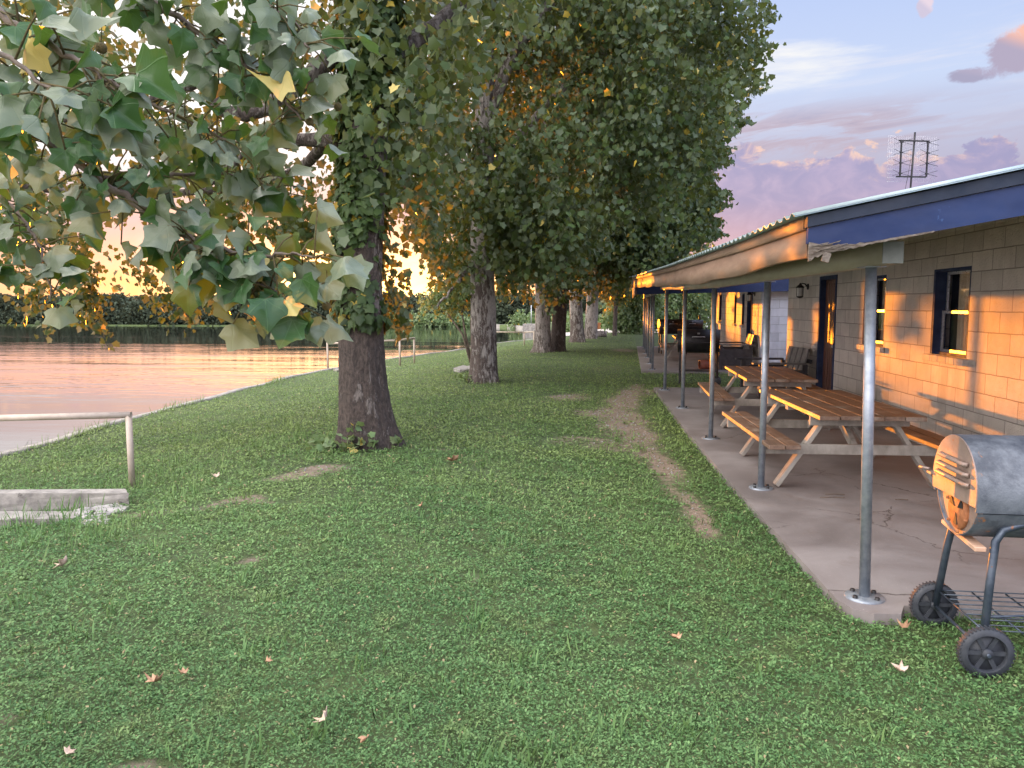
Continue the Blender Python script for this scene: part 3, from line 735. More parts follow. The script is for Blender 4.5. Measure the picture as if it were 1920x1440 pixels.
def door(y0, y1, z1, x, parent, off):
    d = bp(MB().span(x + .08, x + .12, y0 + .06, y1 - .06, S, z1 - .06, .004), 'door', M['door'], parent, off)
    fr = MB(); fr.span(x - .012, x + .14, y0, y0 + .06, S, z1).span(x - .012, x + .14, y1 - .06, y1, S, z1).span(x - .012, x + .14, y0 + .06, y1 - .06, z1 - .06, z1)
    bp(fr, 'frame', M['navy_dark'], d, off)
    pb = MB()
    for i in range(5): pb.span(x + .068, x + .08, y0 + .1 + i * .135, y0 + .1 + i * .135 + .11, S + .08, z1 - .12, .004)
    bp(pb, 'door_boards', M['door'], d, off)
    hb = MB(); hb.lathe([(0, 0), (.012, .0), (.012, .04), (.026, .045), (.03, .06), (.022, .075), (0, .078)], (x + .068, y0 + .13, 1.02), (-1, 0, 0), 14)
    bp(hb, 'handle', M['alu'], d, off)
    bp(MB().span(x + .05, x + .067, y0 + .07, y0 + .085, S + .05, z1 - .08), 'weather_strip', M['alu'], d, off)
door(*D1[:2], D1[3], WX, b1, OFF)
def lantern(loc, label, rz=0):
    t = thing('wall_lantern', loc, label, 'wall lamp', 'lanterns on the block walls', rz)
    MB().lathe([(0, .002), (.055, .002), (.05, .018), (.02, .024), (0, .024)], (0, 0, 0), (-1, 0, 0), 16).tube([(-.02, 0, 0), (-.06, 0, .05), (-.11, 0, .06), (-.14, 0, .02)], .011, 8).build('bracket', M['black_metal'], t)
    MB().lathe([(0, .075), (.012, .06), (.02, .04), (.05, .015), (.075, -.015), (.07, -.02)], (-.14, 0, 0), (0, 0, 1), 16).lathe([(.055, -.165), (.06, -.175), (.03, -.195), (0, -.205)], (-.14, 0, 0), (0, 0, 1), 16).build('cap', M['black_metal'], t)
    MB().lathe([(.055, -.018), (.052, -.165)], (-.14, 0, 0), (0, 0, 1), 16).build('lamp_shade', M['lamp_glass'], t)
    c = MB()
    for k in range(6):
        q = k * math.pi / 3; c.bar((-.14 + .058 * math.cos(q), .058 * math.sin(q), -.168), (-.14 + .062 * math.cos(q), .062 * math.sin(q), -.015), .006, .006)
    c.build('cage', M['black_metal'], t); return t
lantern((WX, 14.15, 1.99), 'black coach lantern on the first building wall left of its brown door')

# posts of the first porch
def post(x, y, zt, label, r=.029, lean=0.0):
    t = thing('porch_post', (x, y, S), label, 'post', 'steel pipe posts holding the porch roofs')
    MB().tube([(0, 0, .012), (lean, 0, zt - S)], r, 20).build('pole', M['galv'], t)
    MB().lathe([(0, .012), (.10, .012), (.105, .002), (.105, 0)], (0, 0, 0), (0, 0, 1), 20).build('base_plate', M['galv'], t)
    for k in range(4):
        q = k * math.pi / 2 + .6
        MB().lathe([(0, .026), (.012, .026), (.014, .011)], (.078 * math.cos(q), .078 * math.sin(q), 0), (0, 0, 1), 6).build('bolt', M['black_metal'], t)
    MB().box((lean, 0, zt - S - .004), (.10, .15, .006)).build('top_plate', M['galv'], t)
    return t
PL = ['nearest galvanised porch post, standing bright beside the rusty barrel grill', 'galvanised porch post in front of the near picnic table bench',
      'galvanised porch post in front of the far picnic table, third from the near end', 'galvanised porch post, fourth from the near end, left of the far picnic table', 'last galvanised porch post of the first building at the slab corner']
for (x, y), l in zip([(1.53, 4.29), (1.53, 6.87), (1.49, 9.44), (1.49, 12.25), (1.47, 14.89)], PL): post(x, y, bb(y), l, lean=-.045 if y < 5 else 0.0)

# ---- second building (rotated slightly away)
A2 = math.radians(2.85)
b2 = thing('motel_building', (4.2, 19.5, 0), 'second cream block building with white end wall beyond the grass gap', 'building', rz=-A2)
def q2(mb, name, m, parent=b2): return mb.build(name, m, parent)
Z0 = Vector((0, 0, 0))
L2 = 10.9
W21 = (2.7, 3.2, 1.12, 2.0); W22 = (4.3, 4.8, 1.12, 2.0); D21 = (1.25, 2.15, .06, 2.12); W23 = (8, 8.8, 1.12, 2.06)
wall_with_holes(0, .2, 0, L2, 0, 2.44, [W21, W22, D21, W23]).build('wall', M['block'], b2)
MB().span(0, 5.5, -.2, -.002, 0, 2.9).build('end_wall', M['block_white'], b2)
MB().span(.2, 5.5, L2 - .2, L2, 0, 2.5).build('back_wall', M['block'], b2)
for a in (W21, W22, W23): window(*a, 0, b2, Z0)
door(*D21[:2], D21[3], 0, b2, Z0)
def zr2(X, Y): return 2.34 + .16 * (X + 3.05)
roof_sheet(-3.12, 3.5, 9.0, -.55, L2 + .3, lambda x, y: zr2(x, y), 'roof', b2, Z0, M['roof'])
V, f = strip(-3.05, .04, np.linspace(-.5, L2 + .2, 8), lambda y: 1.93, lambda y: 2.335, Z0); np_mesh('fascia', V, f, M['fascia'], b2)
mb = MB(); mb.prism([Vector((-3.05, -.5, 1.93)), Vector((3.5, -.5, 1.93 + .02 * 6.5)), Vector((3.5, -.5, zr2(3.5, 0))), Vector((-3.05, -.5, zr2(-3.05, 0)))], (0, 0, 0), (0, .04, 0)); mb.build('rake_board', M['blue_paint'], b2)
MB().prism([Vector((-3.0, -.45, 2.26)), Vector((0, -.45, 2.30 + .35)), Vector((0, -.45, 2.33 + .35)), Vector((-3.0, -.45, 2.29))], (0, 0, 0), (0, L2 + .6, 0)).build('soffit', M['soffit'], b2)
MB().span(-2.62, -2.52, -.35, L2, 1.93, 2.1).build('beam', M['beam'], b2)
lantern((4.25, 20.45, 1.95), 'black coach lantern near the second building door in sunlight', -A2)
PL2 = ['nearest porch post of the second building, at the edge of the grass gap', 'second porch post of the farther building', 'third porch post of the farther building', 'fourth porch post of the farther building', 'fifth porch post of the farther building', 'farthest porch post of the farther building']
for (x, y), l in zip([(1.62, 19.62), (1.73, 21.7), (1.85, 24.2), (1.95, 26.3), (2.08, 28.8), (2.15, 30.4)], PL2): post(x, y, 1.94, l)

# ------------------------------------------------------------------ picnic tables
def picnic_table(loc, rz, label):
    t = thing('picnic_table', loc, label, 'picnic table', 'wooden picnic tables on the porches', rz)
    L = 2.1; rr = random.Random(5)
    for i in range(5):
        w_ = .165; x = -.35 + i * .175; j = (rr.random() - .5) * .05
        MB().box((x, j, .665), (w_, L, .038), Matrix.Rotation((rr.random() - .5) * .01, 3, 'Z') @ Matrix.Rotation((rr.random() - .5) * .015, 3, 'Y'), .004).build('top_plank', M['plank'], t)
    for s in (-1, 1):
        for k in range(2):
            MB().box((s * (.63 + k * .14), (rr.random() - .5) * .04, .415), (.13, L, .038), Matrix.Rotation((rr.random() - .5) * .012, 3, 'Z'), .004).build('seat_plank', M['plank'], t)
        for y in (-.70, .70):
            MB().bar((s * .27, y, .64), (s * .68, y, .015), .038, .10, .003, Vector((0, 1, 0))).build('leg', M['plank_grey'], t)
    for y, o in ((-.70, -.04), (.70, .04)):
        MB().span(-.83, .83, y + o - .019, y + o + .019, .305, .395, .003).build('cross_beam', M['plank_grey'], t)
        MB().span(-.42, .42, y + o - .019, y + o + .019, .56, .645, .003).build('top_batten', M['plank_grey'], t)
    MB().span(-.42, .42, -.05, .04, .60, .645, .003).build('top_batten', M['plank_grey'], t)
    for s in (-1, 1): MB().bar((0, s * .66, .35), (0, s * .15, .60), .04, .08, .003).build('brace', M['plank_grey'], t)
    return t
tA = picnic_table((2.34, 7.66, S), 0.02, 'near weathered picnic table with orange sun across its planks')
def retable(loc, rz, label):
    t = copy_tree(tA); t.location = loc; t.rotation_euler.z = rz; t['label'] = label; return t
retable((2.47, 10.95, S), -.045, 'second weathered picnic table, behind the near one by the dark chair')
retable((3.0, 23.6, S), -.06, 'small far picnic table on the second porch behind the posts')

# ------------------------------------------------------------------ dark porch chairs
def porch_chair(loc, rz, label):
    t = thing('porch_chair', loc, label, 'chair', 'dark wooden double chairs on the porches', rz)
    for s in (-1, 1):
        MB().span(-.45, .36, s * .60 - .025, s * .60 + .025, .10, .52, .004).build('side_panel', M['chair'], t)
        MB().box((-.12, s * .60, .63), (.86, .12, .03), None, .004).build('armrest', M['chair_light'] if s < 0 else M['chair'], t)
        for a_ in (-.44, .28): MB().span(a_, a_ + .08, s * .60 - .03, s * .60 + .03, 0, .61).build('leg', M['chair'], t)
    MB().box((-.05, 0, .36), (.70, 1.14, .04), Matrix.Rotation(.12, 3, 'Y'), .004).build('seat', M['chair'], t)
    for k in range(4):
        y = -.42 + k * .28
        MB().box((.34, y, .60), (.03, .22, .56), Matrix.Rotation(.24, 3, 'Y'), .004).build('back_board', M['chair_light'], t)
    for a_, z_ in ((.43, .66), (.37, .42)): MB().box((a_, 0, z_), (.03, 1.14, .07), Matrix.Rotation(.24, 3, 'Y')).build('back_rail', M['chair'], t)
    return t
ch = porch_chair((3.28, 13.95, S), .05, 'dark double porch chair beside the brown door of the first building')
c2 = copy_tree(ch); c2.location = (3.75, 20.35, S); c2.rotation_euler.z = -.05; c2['label'] = 'dark double porch chair with sunlit back boards at the second building corner'

# ------------------------------------------------------------------ barrel grills
def barrel_grill_near():
    """axis along +X; end cap faces the lake"""
    t = thing('barrel_grill', (1.74, 3.62, 0), 'rusty weathered barrel grill on black wheels beside the nearest porch post', 'grill', None, R_(-2))
    zc, r, L = .815, .235, 1.02; cy = .16
    # lower barrel
    def half(a0, a1, x0, x1, rad, name, m, th=.008, capl=True):
        mb = MB(); n = 22
        for (xa, xb) in [(x0, x1)]:
            ring = []
            for i in range(n + 1):
                q = a0 + (a1 - a0) * i / n
                ring.append((math.cos(q), math.sin(q)))
            vo = [[mb.b.verts.new((x, cy + c_ * rr_, zc + s_ * rr_)) for c_, s_ in ring] for x, rr_ in ((xa, rad), (xb, rad), (xb, rad - th), (xa, rad - th))]
            for a, b in ((0, 1), (1, 2), (2, 3), (3, 0)):
                for i in range(n):
                    f_ = mb.b.faces.new((vo[a][i], vo[a][i + 1], vo[b][i + 1], vo[b][i])); f_.smooth = True
        return mb.build(name, m, t)
    tilt = R_(-14)                                   # the lid seam runs from high at the back to low in front
    half(R_(180) + R_(20), R_(360) - R_(20) + R_(25), 0.0, L, r, 'body', M['barrel'])
    half(R_(-18) , R_(198), -.012, L + .012, r + .006, 'lid', M['barrel'])
    def disc(x, a0, a1, rad, name, m, th=.012, ribs=0):
        mb = MB(); n = 30; poly = [Vector((x, cy + math.cos(a0 + (a1 - a0) * i / n) * rad, zc + math.sin(a0 + (a1 - a0) * i / n) * rad)) for i in range(n + 1)]
        mb.prism(poly, (0, 0, 0), (th, 0, 0))
        for k in range(ribs):
            zz = zc + .035 + .045 * k; w_ = math.sqrt(max(rad ** 2 - (zz - zc) ** 2, .001)) * .72
            mb.tube([(x - .002, cy - w_, zz), (x - .016, cy - w_ * .9, zz), (x - .016, cy + w_ * .9, zz), (x - .002, cy + w_, zz)], .011, 8)
        return mb.build(name, m, t)
    disc(-.018, R_(-14), R_(192), r + .004, 'lid_end', M['rust'], .012, 3)
    disc(.012, R_(0), R_(359), r - .004, 'end_plate', M['rust'])
    dm = MB(); dm.lathe([(0, .016), (.092, .016), (.097, .008), (.097, 0)], (.012, cy - .015, zc - .11), (-1, 0, 0), 26)
    for k in range(6):
        q = k * math.pi / 3 + .3; dm.lathe([(0, .014), (.007, .012), (.008, 0)], (.002, cy - .015 + .105 * math.cos(q), zc - .11 + .105 * math.sin(q)), (-1, 0, 0), 8)
    v_ = dm.build('vent_damper', M['rust_dark'], t)
    hm = MB()
    for k in range(3):
        q = k * 2 * math.pi / 3 + .5; c0 = Vector((-.0055, cy - .015, zc - .11))
        pts = [c0 + Vector((0, rr_ * math.cos(q + d_), rr_ * math.sin(q + d_))) for rr_, d_ in ((.018, 0), (.072, -.28), (.076, 0), (.072, .28))]
        hm.prism(pts, (0, 0, 0), (-.003, 0, 0))
    hm.build('vent_slots', M['black_metal'], v_)
    MB().lathe([(r - .02, 0), (r + .012, 0), (r + .012, .02), (r - .02, .02)], (L, cy, zc), (1, 0, 0), 30).build('far_end_ring', M['barrel'], t)
    disc(L - .02, 0, R_(359), r - .002, 'far_end_plate', M['barrel'])
    # side handle bracket at the back, lid handle
    MB().span(-.03, .10, cy + r + .0, cy + r + .05, zc + .0, zc + .012).tube([(-.02, cy + r + .04, zc + .02), (-.05, cy + r + .09, zc + .02)], .008).build('shelf_bracket', M['rust'], t)
    MB().tube([(.35, cy - r - .0, zc + .10), (.35, cy - r - .06, zc + .11), (.70, cy - r - .06, zc + .11), (.70, cy - r, zc + .10)], .010, 8).build('lid_handle', M['steel_dark'], t)
    # tubular frame: two bent legs each end
    yl, yr = -.02, .40
    for y, nm in ((yl, 0), (yr, 1)):
        sg = 1 if y < cy else -1
        x0 = .05
        MB().tube([(x0 - .0, y - sg * .05, .115), (x0 + .03, y - sg * .02, .45), (x0 + .05, y, .60), (x0 + .08, y + sg * .0, .655), (x0 + .16, y, .685), (L - .16, y, .685), (L - .08, y, .655), (L - .03, y, .5), (L, y, .02)], .018, 12).build('leg', M['steel_dark'], t)
    MB().bar((.04, yl - .0, .56), (.06, yr, .575), .05, .022, .003).build('cross_bar', M['handle_wood'], t)
    MB().bar((L - .03, yl, .5), (L - .03, yr, .5), .03, .02).build('cross_bar', M['steel_dark'], t)
    MB().tube([(.05, -.14, .112), (.05, .50, .112)], .008, 8).build('axle', M['steel_dark'], t)
    for y in (-.10, .47):
        wv = thing  # wheel: tyre, hub
        tm = MB().lathe([(.085, -.026), (.108, -.024), (.114, -.012), (.114, .012), (.108, .024), (.085, .026), (.080, .016), (.080, -.016), (.085, -.026)], (.05, y, .115), (0, 1, 0), 30)
        for k in range(40):
            q = k * math.pi / 20; tm.box((.05 + .114 * math.cos(q), y, .115 + .114 * math.sin(q)), (.006, .04, .007), Matrix.Rotation(-q, 3, 'Y'))
        w_ = tm.build('wheel', M['rubber'], t)
        hb = MB().lathe([(0, -.03), (.022, -.03), (.024, -.018), (.024, .018), (.022, .03), (0, .03)], (.05, y, .115), (0, 1, 0), 16)
        for k in range(6):
            q = k * math.pi / 3; hb.bar((.05 + .02 * math.cos(q), y, .115 + .02 * math.sin(q)), (.05 + .082 * math.cos(q), y, .115 + .082 * math.sin(q)), .020, .026, 0, Vector((0, 1, 0)))
        hb.lathe([(0, .004), (.082, .004), (.082, -.004), (0, -.004)], (.05, y, .115), (0, 1, 0), 24)
        hb.build('hub', M['rubber'], w_)
    rk = MB()
    for y in np.linspace(-.06, .44, 9): rk.tube([(.06, y, .20), (L, y, .20)], .0035, 6)
    for x in np.linspace(.06, L, 7): rk.tube([(x, -.06, .194), (x, .44, .194)], .0045, 6)
    for x0_, x1_ in ((.06, .3), (.06, .3)): rk.tube([(x0_, -.06, .26), (L, -.06, .26)], .0035, 6)
    rk.tube([(.05, -.06, .26), (L, .44, .14)], .006, 6)
    rk.build('wire_rack', M['steel_dark'], t)
    return t
barrel_grill_near()

def black_grill(loc, rz, label, s=1.0, stack=True):
    t = thing('charcoal_grill', loc, label, 'grill', 'black barrel grills by the second building', rz)
    t.scale = (s, s, s); zc, r, L = .86, .23, .80
    MB().lathe([(0, -L / 2), (r - .01, -L / 2), (r, -L / 2 + .012), (r, L / 2 - .012), (r - .01, L / 2), (0, L / 2)], (0, 0, zc), (1, 0, 0), 30).build('body', M['black_metal'], t)
    mb = MB(); n = 20; ang = [R_(8) + R_(164) * i / n for i in range(n + 1)]
    a = [mb.b.verts.new((-L / 2 - .012, math.cos(q) * (r + .01), zc + math.sin(q) * (r + .01))) for q in ang]; b = [mb.b.verts.new((L / 2 + .012, math.cos(q) * (r + .01), zc + math.sin(q) * (r + .01))) for q in ang]
    for i in range(n): mb.b.faces.new((a[i], a[i + 1], b[i + 1], b[i])).smooth = True
    mb.b.faces.new(a); mb.b.faces.new(list(reversed(b))); mb.build('lid', M['black_metal'], t)
    MB().tube([(-.12, -r - .02, zc + .09), (-.12, -r - .06, zc + .10), (.12, -r - .06, zc + .10), (.12, -r - .02, zc + .09)], .009, 8).build('lid_handle', M['alu'], t)
    MB().box((0, -r * .8, zc + .16), (.05, .012, .03), Matrix.Rotation(-.6, 3, 'X')).build('thermometer', M['alu'], t)
    for x in (-L / 2 + .05, L / 2 - .05):
        for y in (-1, 1): MB().bar((x, y * .13, zc - .18), (x + (.0 if x < 0 else .03), y * .20, .02), .035, .035).build('leg', M['black_metal'], t)
    MB().span(-L / 2 + .05, L / 2 - .02, -.2, .2, .27, .285).build('bottom_shelf', M['black_metal'], t)
    MB().box((0, -r - .13, zc - .01), (L - .1, .2, .015), None).build('front_shelf', M['black_metal'], t)
    if stack: MB().tube([(L / 2 - .12, .06, zc + r - .03), (L / 2 - .12, .06, zc + r + .17)], .036, 14).lathe([(0, .0), (.055, 0), (.05, .012), (0, .02)], (L / 2 - .12, .06, zc + r + .18), (0, 0, 1), 14).build('chimney', M['black_metal'], t)
    for y in (-.23, .23): MB().lathe([(0, -.02), (.07, -.02), (.08, -.01), (.08, .01), (.07, .02), (0, .02)], (L / 2 - .03, y, .08), (0, 1, 0), 20).build('wheel', M['rubber'], t)
    MB().box((-L / 2 - .15, 0, zc - .05), (.24, .26, .02)).build('side_shelf', M['black_metal'], t)
    return t
black_grill((2.32, 16.6, 0), -.15, 'black barrel grill on the grass gap between the two buildings', 1.06, False)
black_grill((2.75, 26.0, S), .1, 'black barrel grill with chimneys on the second porch behind the picnic table', 1.05, True)
black_grill((4.1, 31.2, 0), -.1, 'farthest black grill with chimney near the white trailer', 1.0, True)
t = thing('metal_can', (2.98, 19.9, S), 'rusty red metal can lying on its side on the second porch', 'can', rz=.15)
MB().lathe([(.10, -.17), (.118, -.17), (.118, .17), (.10, .17), (.10, -.17)], (0, 0, .12), (1, 0, 0), 20).build('shell', M['red_can'], t)
MB().lathe([(0, .12), (.10, .12)], (0, 0, .12), (1, 0, 0), 20).build('bottom_disc', M['rust_dark'], t)
t = thing('cushion', (3.35, 20.4, S + .42), 'small blue and white cushion lying on the sunlit double chair', 'cushion')
mb = MB(); mb.box((0, 0, .03), (.32, .42, .09), None, .03); mb.build('cover', M['cloth_blue'], t)

# ------------------------------------------------------------------ TV antenna on the roof
AY = 14.4; AX = float(onY(1708, 300, AY)[0])
az0 = zroof(AX, AY) + .03
an = thing('tv_antenna', (AX, AY, az0), 'tall mesh-backed television antenna on a mast above the roof', 'antenna', None, R_(12))
pm = onY(1705, 248, AY)[2] - az0
MB().tube([(0, 0, -.05), (.05, 0, pm)], .016, 8).build('mast', M['black_metal'], an)
zb_, zt_ = pm - .76, pm - .15
MB().span(-.27, .28, -.03, -.01, zb_ - .012, zb_ + .012).span(-.25, .31, -.03, -.01, zt_ - .012, zt_ + .012).build('cross_bar', M['black_metal'], an)
for s in (-1, 1):
    x = .03 + s * .245
    MB().span(x - .012, x + .012, -.05, -.03, zb_, zt_).build('boom', M['black_metal'], an)
    mb = MB()
    for k in range(4):
        z = zb_ + .05 + k * (zt_ - zb_ - .08) / 3
        for sx_ in (-1, 1):
            for sz in (-1, 1): mb.tube([(x, -.05, z), (x + sx_ * .17, -.09, z + sz * .05)], .0035, 5)
        mb.span(x - .03, x + .03, -.06, -.04, z - .01, z + .01)
    mb.build('dipoles', M['black_metal'], an)
    mb = MB()
    for k in range(13): xx = x - .20 + k * .0333; mb.tube([(xx, .03, zb_ - .08), (xx, .03, zt_ + .09)], .0013, 4)
    for k in range(12): zz = zb_ - .08 + k * (zt_ - zb_ + .17) / 11; mb.tube([(x - .20, .03, zz), (x + .20, .03, zz)], .0013, 4)
    mb.build('reflector_mesh', M['alu'], an)
MB().tube([(0, 0, pm - .45), (-.05, .0, pm - .8), (-.15, 0, pm - 1.4), (-.2, 0, -.02)], .004, 5).build('cable', M['black_metal'], an)
t = thing('yagi_antenna', (5.9, 13.4, zroof(5.9, 13.4) + .42), 'low thin aerial with horizontal rods just above the roof edge', 'antenna', None, .1)
yz = onY(1720, 354, 13.4)[2] - (zroof(5.9, 13.4) + .42)
mb = MB(); mb.tube([(-.15, 0, yz), (.55, 0, yz + .05)], .008, 6)
for k in range(5): mb.tube([(-.45 + .18 * k, -.05, yz - .02 + .02 * k), (.15 + .2 * k, .05, yz - .015 + .022 * k)], .0035, 5)
mb.build('rods', M['black_metal'], t)
MB().tube([(0, 0, -.42), (0, 0, yz)], .012, 6).build('mast', M['black_metal'], t)

# ------------------------------------------------------------------ lake side: railings, steps, stones
def railing(pts, label, r=.03, h_=None):
    p0 = pts[0]; t = thing('pipe_railing', tuple(p0[:3]), label, 'railing', 'painted pipe railings along the bank')
    tops = [Vector((x - p0[0], y - p0[1], zt - p0[2])) for x, y, z, zt in pts]
    for (x, y, z, zt), tp in zip(pts, tops): MB().tube([(x - p0[0], y - p0[1], z - p0[2] - .05), tp], r, 14).build('post', M['white_metal'], t)
    for a, b in zip(tops, tops[1:]):
        e = (b - a).normalized() * r * .8
        MB().tube([a - e, b + e], r * 1.02, 14).build('top_rail', M['white_metal'], t)
    return t
def railpt(x, yb_, yt):
    p = onG(x, yb_); zt = onY(x, yt, p[1])[2]; return [p[0], p[1], p[2], zt]
ra = railpt(248, 915, 778); rb = list(onY(-60, 788, ra[1] * .97)); 
railing([ra[:3] + [ra[3]], [-6.2, ra[1] * .955, ra[2] - .35, ra[3] - .02]], 'nearest cream pipe railing above the concrete steps at the left', .032)
rc = railpt(615, 692, 655); rd = railpt(750, 687, 642); re = railpt(777, 681.6, 640)
for q_ in (rc, rd, re): q_[3] = q_[2] + .85
railing([rc, rd, re], 'cream pipe railing by the water, partly behind the big ivy trunk', .032)
rf_ = railpt(983, 648, 623); rg = railpt(1001, 648, 622); rh = [rf_[0] - 2.4, rf_[1] + .3, rf_[2] - .15, rf_[3]]
railing([rh, rf_, rg], 'far thin pipe railing by the water left of the twin trunks', .03)

def slab_px(name, poly_px, top, thick, label, cat, m, jit=.0):
    P = [onZ(x, y, top) for x, y in poly_px]; c = np.mean(P, 0); z0 = top - thick
    mb = MB(); mb.prism([Vector((p[0] - c[0], p[1] - c[1], -thick)) for p in P], (0, 0, 0), (0, 0, thick))
    ed = [e for e in mb.b.edges]; bmesh.ops.subdivide_edges(mb.b, edges=ed, cuts=5, use_grid_fill=True)
    rj = random.Random(len(label))
    for v in mb.b.verts: v.co += Vector((rj.uniform(-1, 1), rj.uniform(-1, 1), rj.uniform(-1, .6))) * .008
    o = mb.build(name, m, loc=(c[0], c[1], top)); return tag(o, label, cat)
zc0 = float(tz(-4.2, 6.3))
s1 = slab_px('concrete_step', [(-260, 905), (228, 917), (240, 921), (236, 950), (200, 948), (-260, 952)][:0] or [(-300, 918), (236, 917), (240, 924), (-300, 926)], zc0 + .13, .3, 'raised weathered concrete curb at the foot of the nearest railing', 'step', M['fence_conc'])
s2 = slab_px('concrete_step', [(-300, 958), (140, 959), (150, 964), (140, 972), (-300, 976)], zc0 + .03, .2, 'low broken concrete strip in the grass in front of the raised curb', 'step', M['fence_conc'])
M['dirt'] = simple('step_dirt', (.20, .15, .12), (.30, .23, .19), 9, .95, 0, .6, (1, 1, 1), .01)
for k, (pl, lb) in enumerate([([(170, 950), (215, 944), (243, 948), (232, 958), (185, 963)], 'flat grey paving stone nearest the railing post'),
                              ([(150, 968), (180, 960), (206, 970), (203, 982), (160, 984), (148, 975)], 'flat grey paving stone at the end of the concrete strip'),
                              ([(130, 958), (160, 950), (176, 953), (158, 966)], 'small cracked paving stone between the curb and the strip')]):
    slab_px('paving_stone', pl, zc0 + .035, .12, lb, 'stone', M['stone'])
p = onG(903, 690); q_ = onG(858, 692)
slab_px('paving_stone', [(850, 690), (868, 685), (884, 686), (884, 692), (862, 693)], float(p[2]) + .06, .15, 'flat pale stone beside the mottled trunk in mid lawn', 'stone', M['stone'])
pr_ = onG(700, 690)
slab_px('concrete_step', [(625, 691), (775, 684), (780, 687), (632, 694)], float(onG(700, 689)[2]) + .06, .2, 'thin concrete landing strip under the railing by the water', 'step', M['fence_conc'])

# far landing: low concrete walls, pole
def wall_px(x0, x1, y, ztop_, th, label):
    a = onY(x0, 600, y); b = onY(x1, 600, y)
    o = MB().span(0, b[0] - a[0], 0, th, -1.0, ztop_).build('landing_wall', M['fence_conc'], loc=(a[0], y, 0)); return tag(o, label, 'wall')
wall_px(980, 1012, 72, -.05, 1.5, 'low pale concrete landing wall across the cove, left of the twin trunks')
wall_px(1062, 1082, 66, .02, 1.5, 'low pale concrete block across the cove between the twin and slanting trunks')
pp = onY(996, 600, 74); t = thing('lamp_pole', (pp[0], 74, -.3), 'thin white pole with a small lamp head across the cove', 'pole')
MB().tube([(0, 0, 0), (0, 0, 2.1)], .035, 8).build('pole', M['alu'], t); MB().box((-.05, 0, 2.2), (.2, .12, .2), None, .03).build('lamp_head', M['alu'], t)
p = onG(1117, 627); t = thing('wooden_post', (p[0], p[1], p[2]), 'square brown wooden post with a box near its foot behind the far trunks', 'post')
MB().span(-.1, .1, -.1, .1, -.1, 2.6, .01).build('pole', M['plank_grey'], t); MB().span(-.3, .32, -.16, -.1, .35, .75, .01).build('box', M['rust_dark'], t)
p = onG(1118, 632); o = MB().tube([(-.55, 0, .16), (-.1, .03, .17), (.55, 0, .16)], [.17, .18, .16], 14).build('log', M['bark3'], loc=(p[0], p[1], p[2])); tag(o, 'short cut log lying on the grass by the far wooden post', 'log')

# travel trailer beyond the porches
rvp = onY(1294, 600, 75)
t = thing('travel_trailer', (rvp[0], 75, -.92), 'white travel trailer parked beyond the second porch', 'trailer', None, -.05)
poly = [Vector((0, 0, .55)), Vector((4.2, 0, .55)), Vector((4.2, 0, 2.95)), Vector((.9, 0, 2.95)), Vector((.35, 0, 2.6)), Vector((.05, 0, 1.9))]
MB().prism(poly, (0, 0, 0), (0, 6.5, 0)).build('body', M['rv'], t)
MB().box((1.2, -.02, 2.2), (.5, .04, .45), None, .01).build('window', M['rv_dark'], t)
MB().prism([Vector((.62, -.006, 1.85)), Vector((1.3, -.006, 1.3)), Vector((4.1, -.006, 1.3)), Vector((4.1, -.006, 1.38)), Vector((1.35, -.006, 1.38)), Vector((.70, -.006, 1.90))], (0, 0, 0), (0, .008, 0)).build('stripe', M['rv_stripe'], t)
for y in (2.6, 3.5): MB().lathe([(0, -.12), (.3, -.12), (.34, -.08), (.34, .08), (.3, .12), (0, .12)], (.14, y, .34), (1, 0, 0), 20).build('wheel', M['rubber'], t)
MB().span(.2, 4, .3, 6.2, .3, .55).build('chassis', M['rv_dark'], t)
for x in (.3, 3.9): MB().span(x - .04, x + .04, .4, .48, 0, .35).build('jack', M['rv_dark'], t)

